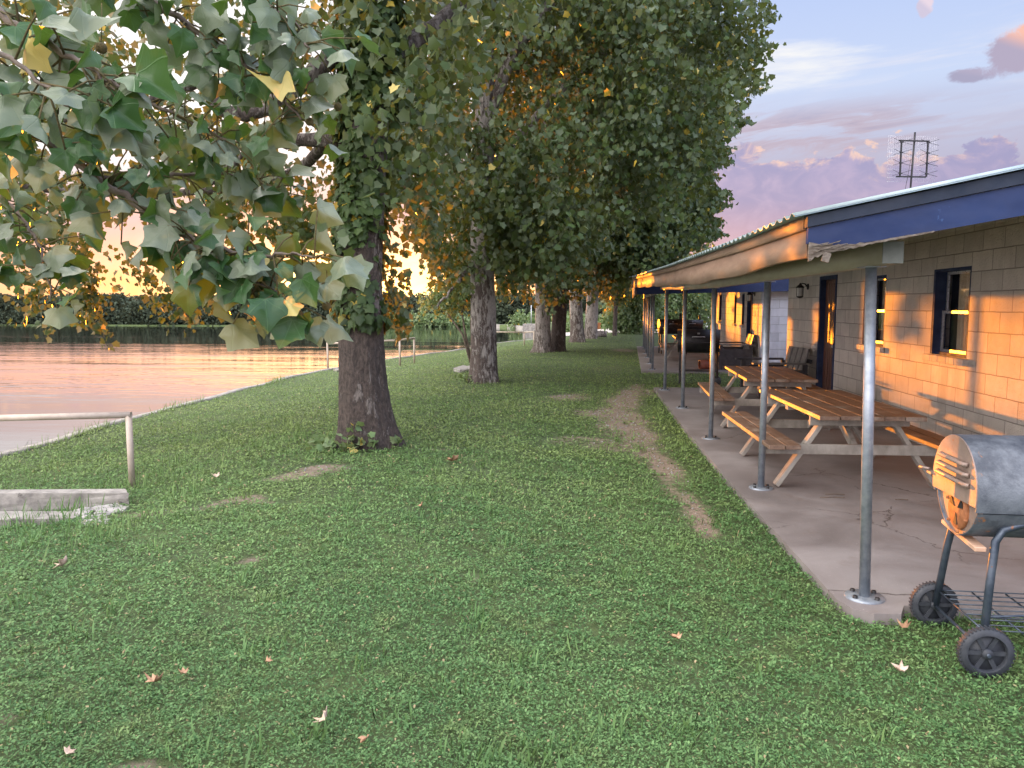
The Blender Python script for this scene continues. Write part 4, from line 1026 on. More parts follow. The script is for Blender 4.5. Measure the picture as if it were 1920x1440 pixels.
#FOLIAGE
# ------------------------------------------------------------------ leaves
LEAF_HALF = [(0, 0), (.16, -.10), (.50, -.02), (.33, .20), (.58, .55), (.24, .50), (0, .98)]
def leaf_outline():
    r_ = LEAF_HALF; return np.array(r_ + [(-x, y) for x, y in r_[-2:0:-1]])
def basis_from(rngl, n, droop=.75, spread=1.0):
    """random leaf frames: tip direction mostly downwards, random roll"""
    az_ = rngl.random(n) * 2 * np.pi; dz = -(droop + (rngl.random(n) - .5) * spread)
    t = np.stack([np.cos(az_), np.sin(az_), dz * 1.6], 1); t /= np.linalg.norm(t, axis=1)[:, None]
    r = rngl.normal(size=(n, 3)); nrm = r - (r * t).sum(1)[:, None] * t; nrm /= np.linalg.norm(nrm, axis=1)[:, None]
    return t, np.cross(t, nrm), nrm
def leaves_mesh(P, T, X, N, size, lod=1):
    """returns verts, faces for all leaves"""
    n = len(P)
    if lod == 0:      # 12 outline points, triangle fan about a raised middle
        o = leaf_outline(); c = np.array([[0, .35]]); q = np.concatenate([c, o]); zz = -.10 * np.abs(q[:, 0]) - .12 * (q[:, 1] - .4) ** 2 + .0; zz[0] += .03
        k = len(o); F0 = np.array([(0, 1 + i, 1 + (i + 1) % k) for i in range(k)])
    elif lod == 1:    # lobed leaf folded on its midrib
        q = np.array([(0, 0), (0, .98), (.45, -.02), (.38, .20), (.52, .46), (-.45, -.02), (-.38, .20), (-.52, .46), (.30, .60), (-.30, .60)]); zz = -.28 * np.abs(q[:, 0]) - .10 * (q[:, 1] - .4) ** 2
        F0 = np.array([(0, 2, 3), (0, 3, 8), (3, 4, 8), (0, 8, 1), (0, 6, 5), (0, 9, 6), (6, 9, 7), (0, 1, 9)])
    else:             # small far leaf
        q = np.array([(0, -.05), (.5, .30), (0, .95), (-.5, .30)]); zz = -.25 * np.abs(q[:, 0])
        F0 = np.array([(0, 1, 2), (0, 2, 3)])
    m = len(q)
    V = P[:, None] + size[:, None, None] * (q[None, :, 0, None] * X[:, None] + q[None, :, 1, None] * T[:, None] + zz[None, :, None] * N[:, None])
    F = (np.arange(n)[:, None, None] * m + F0[None]).reshape(-1, 3)
    return V.reshape(-1, 3), F, m
SUNV = np.array([math.sin(SUN_AZ), math.cos(SUN_AZ)])
# openings the low sun shines through on its way to the walls: (Y on wall from, to, z from, z to)
LIT = [(5.0, 9.3, .75, 2.2), (10.0, 12.0, .75, 2.15), (13.2, 14.6, .8, 2.1), (19.6, 31, .5, 2.2)]
def in_corridor(P, Xw=3.85):
    k = (Xw - P[:, 0]); yw = P[:, 1] - k / math.tan(-SUN_AZ); zw = P[:, 2] - k / math.sin(-SUN_AZ) * math.tan(SUN_EL)
    out = np.zeros(len(P), bool)
    wob = .12 * np.sin(yw * 5.1) + .1 * np.sin(zw * 9)
    for a, b, c, d in LIT: out |= (yw > a + wob) & (yw < b + wob) & (zw > c) & (zw < d + wob)
    return out & (P[:, 0] < 2.5)

def sprays(rngl, centers, nleaf, length, leaf, droop=1.0, twist=.22):
    """hanging twigs carrying leaves; returns leaf positions + twig polylines"""
    n = len(centers); a = rngl.random(n) * 2 * np.pi
    d = np.stack([np.cos(a), np.sin(a), -.2 - droop * rngl.random(n)], 1); d /= np.linalg.norm(d, axis=1)[:, None]
    L = length * (.5 + rngl.random(n)); t = rngl.random((n, nleaf))
    P = centers[:, None] + d[:, None] * (t * L[:, None])[:, :, None]
    P[:, :, 2] -= .35 * (t ** 2) * L[:, None] * droop
    P += rngl.normal(size=P.shape) * leaf * .75
    return P.reshape(-1, 3), d, L

def crown(name, parent, m, seed, blobs, nspray, nleaf, leaf, spray_len, keep, lod, shell=.5, droop=1.0, ldroop=.75):
    rl = np.random.default_rng(seed); C = []
    wts = np.array([b[1][0] * b[1][1] * b[1][2] for b in blobs]) ** .75; wts /= wts.sum()
    for (c, r), wgt in zip(blobs, wts):
        k = int(nspray * wgt); v = rl.normal(size=(k, 3)); v /= np.linalg.norm(v, axis=1)[:, None]
        rad = shell + (1 - shell) * rl.random(k) ** .7
        C.append(np.array(c) + v * rad[:, None] * np.array(r) * (1 + .18 * np.sin(v[:, :1] * 5 + v[:, 1:2] * 4 + seed)))
    C = np.concatenate(C)
    P, d, L = sprays(rl, C, nleaf, spray_len, leaf, droop)
    px, py, dp = proj(P)
    ok = (dp > .5) & (px > -330) & (px < 2150) & (py > -420) & keep(px, py, P, rl)
    cor = in_corridor(P); ok &= ~(cor & (rl.random(len(P)) < .975))
    ok &= ~((P[:, 0] > .75) & (P[:, 1] < 32) & (P[:, 2] < 2.6 + .2 * (P[:, 0] - 1)))
    P = P[ok]; n = len(P)
    T, X, N = basis_from(rl, n, ldroop)
    sz = leaf * (.65 + .7 * rl.random(n))
    V, F, mm = leaves_mesh(P, T, X, N, sz, lod)
    o = parent.matrix_basis.translation if parent else Vector((0, 0, 0))
    V = V - np.array(o)
    ob = np_mesh(name, V, F, m, parent, attrs={'rnd': np.repeat(np.where(rl.random(n) < .985, .35 * rl.random(n) + .60 * np.repeat(rl.random(len(C)), nleaf)[ok], 1.0), mm)})
    return ob, C[:: max(1, len(C) // 400)], n

def trunk_mesh(base, pts, rad, m, parent, flare=1.0, roots=5, seed=0, limbs=(), n=110, name='trunk', side=0.0):
    """base: world pos; pts: list of (x,y,z) offsets up the stem; rad radii there"""
    rl = np.random.default_rng(seed); K = len(pts) ; pts = np.array(pts, float); rad = np.array(rad, float)
    zz = np.concatenate([np.linspace(0, 1.2, 26), np.linspace(1.2, pts[-1, 2], 60)[1:]])
    cx = np.interp(zz, pts[:, 2], pts[:, 0]); cy = np.interp(zz, pts[:, 2], pts[:, 1]); r0 = np.interp(zz, pts[:, 2], rad)
    an = np.linspace(0, 2 * np.pi, n, endpoint=False); ph = rl.random(4) * 6.28
    fl = np.exp(-zz / .20)[:, None] * (.25 + .55 * (np.maximum(0, np.cos(an * roots + ph[0] + .5 * np.sin(an + ph[1]))) ** 1.5)[None]) * flare
    fl = fl + side * np.exp(-zz / .55)[:, None] * np.maximum(0, np.cos(an - .1))[None] ** 1.5
    big = .05 * np.sin(an * 3 + ph[2])[None] * np.sin(zz * 1.7 + ph[3])[:, None] + .025 * np.sin(an * 7 + zz[:, None] * 1.2)
    rough = rl.normal(size=(len(zz), n)) * .012 + .016 * np.sin(an * 17 + 1.5 * np.sin(zz[:, None] * 5) + rl.normal(size=n) * .8) * (.5 + .5 * np.sin(zz[:, None] * 9 + an * 4))
    R = r0[:, None] * (1 + fl + big + rough)
    V = np.stack([cx[:, None] + R * np.cos(an), cy[:, None] + R * np.sin(an), np.repeat(zz[:, None] - .12, n, 1)], 2).reshape(-1, 3)
    i = np.arange(len(zz) - 1)[:, None] * n + np.arange(n)[None]; j = np.arange(len(zz) - 1)[:, None] * n + (np.arange(n)[None] + 1) % n
    F = np.stack([i.ravel(), j.ravel(), j.ravel() + n, i.ravel() + n], 1)
    # limbs
    VV = [V]; FF = [F]; off = len(V)
    for L in limbs:
        P = np.array([q[:3] for q in L], float); Rr = np.array([q[3] for q in L], float)
        t = np.linspace(0, len(P) - 1, len(P) * 5); Pi = np.stack([np.interp(t, range(len(P)), P[:, k]) for k in range(3)], 1)
        ker = np.array([.25, .5, .25])
        for _ in range(3): Pi[1:-1] = .25 * Pi[:-2] + .5 * Pi[1:-1] + .25 * Pi[2:]
        Pi[1:-1] += rl.normal(size=Pi[1:-1].shape) * .012
        Ri = np.interp(t, range(len(P)), Rr); nn = 12; a2 = np.linspace(0, 2 * np.pi, nn, endpoint=False)
        D = np.gradient(Pi, axis=0); D /= np.linalg.norm(D, axis=1)[:, None]
        u = np.cross(D, [0.13, .27, 1.0]); u /= np.linalg.norm(u, axis=1)[:, None]; v = np.cross(D, u)
        W = (Pi[:, None] + Ri[:, None, None] * (np.cos(a2)[None, :, None] * u[:, None] + np.sin(a2)[None, :, None] * v[:, None])).reshape(-1, 3)
        i = np.arange(len(Pi) - 1)[:, None] * nn + np.arange(nn)[None]; j = np.arange(len(Pi) - 1)[:, None] * nn + (np.arange(nn)[None] + 1) % nn
        VV.append(W); FF.append(np.stack([i.ravel(), j.ravel(), j.ravel() + nn, i.ravel() + nn], 1) + off); off += len(W)
    return np_mesh(name, np.concatenate(VV), np.concatenate(FF), m, parent, smooth=True)

RB = np.array([(-300, 1440), (0, 1432), (40, 1452), (90, 1432), (130, 1440), (200, 1402), (260, 1374), (310, 1345), (345, 1350), (380, 1362), (420, 1345), (460, 1312), (490, 1262), (515, 1225), (545, 1195), (640, 1190)], float)
def right_ok(px, py, rl, jit=16, sh=0):
    b = np.interp(py, RB[:, 0], RB[:, 1]) + sh + 14 * np.sin(py * .09) + 9 * np.sin(py * .23 + 1)
    return px < b + rl.normal(size=len(px)) * jit * .6
def below_ok(px, py, pts, amp, rl, f1=.05):
    p = np.array(pts, float); b = np.interp(px, p[:, 0], p[:, 1])
    b = b + amp * (.6 * np.sin(px * f1 + 1) + .5 * np.sin(px * f1 * 2.7) + .3 * np.sin(px * f1 * 6.1 + 2))
    return py < b + rl.normal(size=len(px)) * 7
def glow_gap(px, py, rl):
    """open window over the lake where the sunset glow shows"""
    a = ((px - 762) / 44) ** 2 + ((py - 512) / 50) ** 2
    b = ((px - 752) / 22) ** 2 + ((py - 425) / 55) ** 2
    c = ((px - 268) / 42) ** 2 + ((py - 450) / 40) ** 2
    d = ((px - 480) / 30) ** 2 + ((py - 392) / 26) ** 2
    return ~(((a < 1) & (rl.random(len(px)) < .90)) | ((b < 1) & (rl.random(len(px)) < .75)) | ((c < 1) & (rl.random(len(px)) < .7)) | ((d < 1) & (rl.random(len(px)) < .6)))
def holes(P, rl, s, thr, seed):
    """irregular see-through gaps between clumps of leaves, in space"""
    q = vnoise(P[:, 0] + .6 * P[:, 1], P[:, 2] * 1.1 - .3 * P[:, 1], s, seed) + .6 * vnoise(P[:, 0] - .4 * P[:, 1], P[:, 2], s * 2.3, seed + 3)
    return (q < thr) | (rl.random(len(P)) < .12)
def tree(x, y, label, group='tall sycamores standing in a row along the lake lawn'):
    z = float(tz(x, y)); return thing('sycamore_tree', (x, y, z), label, 'tree', group), Vector((x, y, z))

# ---- tree 1: big leafy-stemmed sycamore
t1, o1 = tree(-2.66, 8.85, 'biggest dark trunk, wrapped in leafy green shoots from head height upward')
t1.matrix_basis = Matrix.Translation(o1)
def off1(px, py, Y): p = onY(px, py, Y); return (p[0] - o1.x, p[1] - o1.y, p[2] - o1.z)
l1 = [[(*off1(700, 235, 8.85), .15), (*off1(640, 262, 8.9), .10), (*off1(570, 262, 9.0), .075), (*off1(520, 270, 9.1), .06), (*off1(470, 282, 9.3), .05), (*off1(430, 315, 9.5), .04), (*off1(395, 345, 9.6), .025)],
      [(*off1(705, 60, 8.85), .16), (*off1(640, 85, 8.7), .11), (*off1(560, 165, 8.6), .09), (*off1(480, 212, 8.5), .085), (*off1(430, 214, 8.4), .08), (*off1(400, 190, 8.4), .07), (*off1(375, 145, 8.4), .065), (*off1(330, 175, 8.4), .05), (*off1(240, 200, 8.4), .045), (*off1(140, 215, 8.5), .04), (*off1(20, 260, 8.6), .03)],
      [(*off1(700, 150, 8.85), .10), (*off1(560, 330, 9.8), .06), (*off1(420, 360, 10.2), .045), (*off1(150, 364, 10.4), .045), (*off1(60, 352, 10.4), .055), (*off1(-120, 340, 10.4), .06)],
      [(*off1(720, 120, 8.85), .15), (*off1(800, 60, 9.4), .1), (*off1(900, -20, 10), .07), (*off1(1000, -150, 10.5), .04)],
      [(*off1(712, 0, 8.85), .2), (*off1(690, -150, 8.85), .17), (*off1(560, -320, 9.2), .12), (*off1(300, -500, 9.8), .08)]]
trunk_mesh(o1, [(0, 0, 0), (.0, 0, 1.0), (.03, 0, 2.2), (.10, 0, 3.1), (.16, 0, 4.0), (.22, 0, 6), (.34, 0, 9)], [.275, .255, .24, .23, .215, .2, .1], M['bark1'], t1, .8, 5, 4, l1, side=.85)
def keep1(px, py, P, rl):
    k = below_ok(px, py, [(-330, 560), (0, 540), (60, 500), (110, 440), (150, 520), (200, 430), (240, 440), (300, 500), (330, 430), (420, 500), (470, 450), (520, 490), (620, 520), (650, 520), (700, 420), (740, 420), (775, 430), (820, 500), (860, 400), (880, 300), (1000, 200), (1150, 60)], 22, rl)
    k &= px < np.interp(py, [-400, 60, 150, 260, 420, 560, 640], [1250, 1000, 900, 860, 830, 720, 640]) + rl.normal(size=len(px)) * 14
    return k & glow_gap(px, py, rl) & (holes(P, rl, 1.6, -.12, 1) | ((px > 640) & holes(P, rl, 1.6, .35, 1)))
_, C1, n1 = crown('crown', t1, M['leaf'], 21, [((-4.6, 10.2, 4.6), (4.9, 4.0, 3.2)), ((-6.8, 10.5, 3.6), (3.2, 3.2, 2.4)), ((-3.4, 11.0, 3.4), (2.8, 2.2, 1.8)), ((-1.6, 8.6, 5.6), (2.3, 2.6, 2.4))], 2300, 14, .10, .75, keep1, 1, .25)
# hanging shoots over the lower edge of the crown
rl = np.random.default_rng(5)
def hang_keep(px, py, P, rl): return (py < 655) & ((px < 600) | ((px > 705) & (px < 770) & (py > 330))) 
hp = []
for (hx, hy0, dY, n_) in [(40, 470, 10.5, 6), (60, 540, 10.5, 5), (140, 470, 11.5, 9), (165, 560, 11.5, 7), (180, 500, 11.5, 7), (230, 480, 12, 5), (320, 490, 12, 5), (310, 540, 12, 4), (390, 540, 12, 5), (110, 440, 11, 6), (275, 520, 12, 3), (735, 470, 9.5, 3), (748, 500, 9.5, 3), (722, 560, 9.2, 3), (760, 430, 9.5, 3), (455, 540, 12, 4)]:
    for _ in range(n_): hp.append(onY(hx + rl.normal() * 14, hy0 + rl.normal() * 16, dY + rl.normal() * .3))
hp = np.array(hp); P, d, L = sprays(rl, hp, 16, .42, .085, 2.2)
px, py, dp = proj(P); P = P[hang_keep(px, py, P, rl)]
T, X, N = basis_from(rl, len(P), .9); V, F, mm = leaves_mesh(P, T, X, N, .10 * (.6 + .7 * rl.random(len(P))), 1)
np_mesh('hanging_shoots', V - np.array(o1), F, M['leaf'], t1, attrs={'rnd': np.repeat(rl.random(len(P)), mm)})
# leafy shoots hugging the trunk
rl = np.random.default_rng(9); n = 6400; zz = 1.40 + 4.6 * rl.random(n) ** .9; a = rl.random(n) * 2 * np.pi
cxz = np.interp(zz, [0, 1, 2.2, 3.1, 4, 6], [0, 0, .03, .10, .16, .22]); thick = .235 + .015 + (.07 + .06 * np.sin(zz * 3.1) ** 2 + .08 * sm((zz - 2.8) / 1.5)) * rl.random(n) ** 1.3
P = np.stack([o1.x + cxz + np.cos(a) * thick, o1.y + np.sin(a) * thick, zz], 1)
gapk = ~((np.sin(zz * 4.3 + 2 * np.sin(a)) > .93)); gapk &= ~((np.cos(a - .1) > .45 + .25 * np.sin(zz * 5)) & (zz > 1.55) & (zz < 3.9) & (rl.random(len(a)) < .85)); P = P[gapk]; a = a[gapk]; zz = zz[gapk]
nrm = np.stack([np.cos(a), np.sin(a), .25 + 0 * a], 1) + rl.normal(size=(len(a), 3)) * .38; nrm /= np.linalg.norm(nrm, axis=1)[:, None]
T = np.stack([rl.normal(size=len(a)) * .45, rl.normal(size=len(a)) * .45, -np.ones(len(a))], 1); T -= (T * nrm).sum(1)[:, None] * nrm; T /= np.linalg.norm(T, axis=1)[:, None]
V, F, mm = leaves_mesh(P, T, np.cross(T, nrm), nrm, .105 * (.6 + .7 * rl.random(len(P))), 1)
np_mesh('trunk_shoots', V - np.array(o1), F, M['leaf'], t1, attrs={'rnd': np.repeat(rl.random(len(P)), mm)})
def base_sprouts(parent, o, spots, seed, size=.07):
    rl = np.random.default_rng(seed); P = []
    for (x, y, z, n_, s_) in spots: P.append(np.array([x, y, z]) + rl.normal(size=(n_, 3)) * np.array([s_, s_ * .7, s_ * .6]))
    P = np.concatenate(P); P[:, 2] = np.maximum(P[:, 2], .03)
    T, X, N = basis_from(rl, len(P), .1, 1.4); V, F, mm = leaves_mesh(P, T, X, N, size * (.6 + .8 * rl.random(len(P))), 1)
    np_mesh('base_sprouts', V, F, M['leaf_bush'], parent, attrs={'rnd': np.repeat(rl.random(len(P)), mm)})
base_sprouts(t1, o1, [(-.30, -.36, .10, 26, .09), (-.05, -.40, .12, 22, .09), (.02, -.38, .30, 8, .05), (.16, -.38, .12, 16, .07), (.48, -.15, .13, 8, .04), (-.42, -.25, .07, 12, .08)], 3, .085)

# ---- tree 2: mottled sycamore
t2, o2 = tree(-2.27, 16.75, 'second sycamore from the camera with brown and white mottled bark and small flared roots')
t2.matrix_basis = Matrix.Translation(o2)
def offs(o, px, py, Y): p = onY(px, py, Y); return (p[0] - o.x, p[1] - o.y, p[2] - o.z)
l2 = [[(*offs(o2, 900, 400, 16.8), .16), (*offs(o2, 870, 330, 17), .1), (*offs(o2, 830, 260, 17), .06), (*offs(o2, 780, 200, 17), .03)],
      [(*offs(o2, 905, 350, 16.8), .15), (*offs(o2, 985, 240, 17), .1), (*offs(o2, 1090, 130, 17.5), .07), (*offs(o2, 1200, 60, 18), .04)],
      [(*offs(o2, 905, 250, 16.8), .15), (*offs(o2, 960, 100, 16.8), .12), (*offs(o2, 1080, -60, 16.8), .09), (*offs(o2, 1230, -140, 17), .05)],
      [(*offs(o2, 905, 470, 16.8), .08), (*offs(o2, 850, 540, 16.3), .035), (*offs(o2, 820, 575, 16.2), .02)]]
trunk_mesh(o2, [(0, 0, 0), (0, 0, 1), (-.02, 0, 2.5), (0, 0, 4.5), (.1, 0, 8), (.2, 0, 11)], [.31, .275, .25, .22, .16, .08], M['bark2'], t2, 1.0, 4, 8, l2)
def keep2(px, py, P, rl):
    k = below_ok(px, py, [(600, 200), (690, 380), (740, 400), (775, 440), (800, 560), (840, 600), (880, 575), (895, 520), (925, 500), (940, 560), (990, 575), (1040, 560), (1100, 540), (1130, 480), (1190, 420), (1300, 380), (1380, 330), (1480, 200)], 16, rl)
    return k & right_ok(px, py, rl) & glow_gap(px, py, rl) & ((px > 745 + rl.normal(size=len(px)) * 20) | (py < 430)) & holes(P, rl, 1.0, .42, 2)
crown('crown', t2, M['leaf'], 22, [((-1.5, 17.2, 6.4), (4.4, 4.2, 3.6)), ((-1.4, 16.6, 4.0), (2.6, 2.4, 2.0)), ((1.6, 17.5, 7.0), (2.7, 3.0, 3.4)), ((-.6, 17.5, 9.2), (4.6, 4.0, 2.6)), ((-2.4, 16.4, 3.6), (1.5, 1.3, 1.3)), ((-3.0, 20.5, 3.4), (2.2, 2.6, 1.5)), ((-3.2, 13.5, 3.6), (1.3, 1.6, 1.2))], 3900, 17, .115, .9, keep2, 1, .35)
base_sprouts(t2, o2, [(-.42, -.15, .10, 26, .1), (-.32, -.30, .06, 16, .1)], 6)
# ---- trees 3 and 4: twin trunks
def far_tree(x, y, label, r, hgt, m, lean, blobs, keep, seed, ns, leaf, flare=1.0, limbs=True, mat='leaf', nl=15):
    t_, o = tree(x, y, label); t_.matrix_basis = Matrix.Translation(o)
    L = []
    if limbs:
        rj = random.Random(seed)
        for (c, rr_) in blobs[:3]:
            s = (lean * .45, 0, hgt * .45); e = (c[0] - o.x, c[1] - o.y, c[2] - o.z)
            L.append([(*s, r * .5), ((s[0] + e[0]) / 2 + rj.uniform(-.3, .3), (s[1] + e[1]) / 2, (s[2] + e[2]) / 2 + .4, r * .35), (*e, r * .15)])
    trunk_mesh(o, [(0, 0, 0), (lean * .12, 0, 1), (lean * .35, 0, 3), (lean, 0, hgt)], [r, r * .87, r * .78, r * .3], m, t_, flare, 4, seed, L, n=36)
    crown('crown', t_, M[mat], seed + 40, blobs, ns, nl, leaf, 1.0, keep, 2 if leaf > .15 else 1, .35)
    return t_, o
def keep3(px, py, P, rl):
    return below_ok(px, py, [(880, 520), (950, 560), (1000, 578), (1040, 582), (1080, 560), (1150, 545), (1200, 530), (1260, 505), (1320, 480), (1400, 400)], 10, rl, .08) & right_ok(px, py, rl) & holes(P, rl, .8, .55, 4)
t3, o3 = far_tree(-1.62, 27.6, 'left and paler one of the twin trunks standing close together', .31, 10, M['bark3'], .0,
         [((-.4, 28, 5.0), (4.4, 3.5, 3.2)), ((2.2, 28.5, 5.6), (3.2, 3, 3.0)), ((.5, 28.5, 9.2), (5, 4, 4.2)), ((-1.5, 27.5, 3.0), (1.6, 1.5, 1.4)), ((-2.4, 25.0, 3.4), (2.0, 1.8, 1.4))], keep3, 31, 3000, .17, 1.3)
t4, o4 = far_tree(-1.13, 28.3, 'right and darker one of the twin trunks standing close together', .30, 10, M['bark1'], .5,
         [((1.6, 29.5, 5.0), (4.0, 3.3, 3.0)), ((3.2, 30, 4.5), (2.6, 2.6, 2.2)), ((1.5, 30, 9.4), (5, 4, 4))], keep3, 33, 2200, .17, 1.4)
def keep5(px, py, P, rl):
    return below_ok(px, py, [(960, 500), (1040, 560), (1075, 572), (1130, 560), (1180, 545), (1250, 520), (1320, 470)], 9, rl, .1) & right_ok(px, py, rl, sh=-10) & holes(P, rl, .6, .8, 6)
far_tree(-.46, 35.6, 'slanting dark mottled trunk behind the twin trunks', .34, 9, M['bark2'], -.5,
         [((.6, 36.5, 5.5), (4.8, 4, 3.6)), ((3.4, 37, 5.0), (3.6, 3, 3)), ((1, 37, 9.5), (5.5, 4, 4))], keep5, 35, 2000, .20, .9)
far_tree(.12, 39.4, 'smooth pale pinkish trunk just right of the slanting dark trunk', .36, 10, M['bark3'], .35,
         [((2.0, 40, 6.0), (5, 4, 4)), ((4.6, 40.5, 5.6), (3.6, 3, 3.2)), ((2, 41, 10.5), (6, 5, 4))], keep5, 37, 1800, .22, .5)
def keep7(px, py, P, rl): return below_ok(px, py, [(1090, 560), (1150, 575), (1200, 570), (1260, 540)], 7, rl, .1) & right_ok(px, py, rl, sh=-8)
far_tree(1.45, 43, 'slim small tree standing alone at the far end of the lawn', .13, 5, M['bark1'], .25,
         [((1.7, 43.5, 3.9), (2.2, 1.8, 1.7)), ((3, 44, 4.8), (2.3, 2, 2)), ((.6, 44, 4.4), (1.6, 1.5, 1.5))], keep7, 39, 700, .20, .6)

# ---- bushes and small trees
def bush(x, y, label, blobs, ns, leaf, seed, mat='leaf_bush', name='bush', cat='bush', group=None, stem=.05, nl=14, keep=None, sl=.5, z0=None):
    z = float(tz(x, y)) if z0 is None else z0
    t_ = thing(name, (x, y, z), label, cat, group); t_.matrix_basis = Matrix.Translation((x, y, z))
    mb = MB(); rj = random.Random(seed)
    for c, r in blobs:
        e = Vector((c[0] - x, c[1] - y, c[2] - z)); mb.tube([(0, 0, -.1), (e.x * .4 + rj.uniform(-.1, .1), e.y * .4, e.z * .5), tuple(e)], [stem, stem * .7, stem * .3], 7)
    mb.build('stem', M['twig'], t_)
    crown('foliage', t_, M[mat], seed, blobs, ns, nl, leaf, sl, keep or (lambda px, py, P, rl: P[:, 2] > z - .05), 2, .3)
    return t_
p = onY(1190, 600, 46); bush(p[0], 46, 'tall soft green bush at the lawn end left of the second porch posts', [((p[0], 46, 1.5), (1.5, 1.3, 1.6)), ((p[0] + .6, 46.5, 2.4), (1.1, 1, 1.1)), ((p[0] - .8, 46, 1.0), (1.0, 1, 1.0))], 520, .16, 51)
p = onY(1260, 600, 50); bush(p[0], 50, 'wide green bush seen under the second porch roof left of the trailer', [((p[0], 50, 1.8), (2.4, 1.6, 1.9)), ((p[0] + 1.6, 50.5, 2.2), (1.6, 1.3, 1.6)), ((p[0] - 2, 50.5, 1.6), (1.5, 1.3, 1.5))], 800, .17, 52)
p = onY(1225, 600, 58); bush(p[0], 58, 'tall leafy tree behind the porch posts at the far end', [((p[0], 58, 3.2), (3.0, 2, 2.6)), ((p[0] + 3, 58, 4.2), (2.6, 2, 2.6)), ((p[0] - 2, 58, 3.4), (2.2, 2, 2.2))], 900, .22, 53, 'leaf', 'leafy_tree', 'tree', stem=.16)
p = onY(1330, 600, 60); bush(p[0], 60, 'dark green tree rising behind the white trailer', [((p[0], 60, 3.0), (3.5, 2, 2.8)), ((p[0] + 3.5, 60, 3.4), (3, 2, 2.8))], 800, .24, 54, 'leaf', 'leafy_tree', 'tree', stem=.16)
# shrub leaning from behind the mottled trunk, over the water
p = onY(840, 570, 19.5); bush(-2.9, 19.6, 'pale slender small tree spreading over the bank behind the mottled trunk', [((p[0] + .3, 19.4, 2.0), (.75, .6, .38)), ((p[0] - .25, 19.3, 1.85), (.45, .4, .28)), ((-2.9, 19.6, 2.4), (.6, .5, .5))], 150, .085, 55, 'leaf_bush', 'small_tree', 'tree', stem=.04, sl=.3,
     keep=lambda px, py, P, rl: (py < 618))
# shore plants across the cove
for i, (px_, Y_, w__, h__, lb) in enumerate([(690, 87.5, 3.2, 1.2, 'rounded light green bush on the far shore right of the ivy trunk'), (820, 87.8, 4.5, 1.0, 'wide low grey green bush on the far shore behind the pale small tree'),
                                   (1030, 82, 4.5, 1.2, 'grassy bush on the far landing left of the twin trunks'), (1110, 60, 2.4, .7, 'low green bush on the cove bank beyond the slanting trunk')]):
    p = onY(px_, 600, Y_); bush(p[0], Y_, lb, [((p[0], Y_, .1), (w__, 1.2, h__)), ((p[0] + w__ * .6, Y_, -.1), (w__ * .6, 1, h__ * .7))], 420, .24, 60 + i, z0=-.6)

# ---- wooded far shore
def treeline(name, x0, x1, y0, depth, zb, ztf, nblob, nleaf, leaf, seed, label, mat='treeline'):
    rl = np.random.default_rng(seed); bx = x0 + (x1 - x0) * rl.random(nblob); by = y0 + depth * rl.random(nblob)
    zt = ztf(bx) * (.62 + .38 * rl.random(nblob)) ; br = .9 + 1.3 * rl.random(nblob)
    v = rl.normal(size=(nblob, nleaf, 3)); v /= np.linalg.norm(v, axis=2)[:, :, None]; v *= (.6 + .4 * rl.random((nblob, nleaf)))[:, :, None]
    u = rl.random((nblob, nleaf)) ** .85; rf_ = np.sqrt(1 - .92 * u ** 2.5)
    P = np.stack([bx[:, None] + v[:, :, 0] * br[:, None] * 1.3 * rf_, by[:, None] + v[:, :, 1] * br[:, None] * rf_, zb + (zt[:, None] - zb) * u], 2).reshape(-1, 3)
    T, X, N = basis_from(rl, len(P), .2, 1.5); V, F, mm = leaves_mesh(P, T, X, N, leaf * (.6 + .8 * rl.random(len(P))), 2)
    br_ = np.repeat(np.repeat(rl.random(nblob) * .75 + .1, nleaf) , mm)
    return tag(np_mesh(name, V, F, M[mat], attrs={'rnd': br_}), label, None, None, 'stuff')
treeline('far_shore_woods', -95, 25, 89.2, 12, -.7, lambda x: 3.2 + .35 * vnoise(x, x * 0, .12, 1) - .8 * np.maximum(0, vnoise(x, x * 0, .45, 7)) * (np.abs(x + 30) > 12) + .15 * sm((x + 45) / 10), 1700, 95, .40, 71, 'dark green scrub woods along the far shore of the lake')
treeline('far_shore_thicket', -80, 10, 88.6, 1.6, -.75, lambda x: 1.6 + .5 * vnoise(x, x * 0, .2, 4), 420, 60, .30, 72, 'low lighter green thicket at the far waterline')
treeline('hill_woods', -130, 60, 150, 50, 0, lambda x: 3.5 + .6 * vnoise(x, x * 0, .05, 2), 600, 45, 1.1, 73, 'hazy dark wooded rise behind the far shore')
treeline('far_field_woods', 2, 60, 78, 20, -.3, lambda x: 5.5 + 1.5 * vnoise(x, x * 0, .1, 2), 260, 60, .5, 74, 'dark green woods beyond the far end of the lawn', 'leaf')

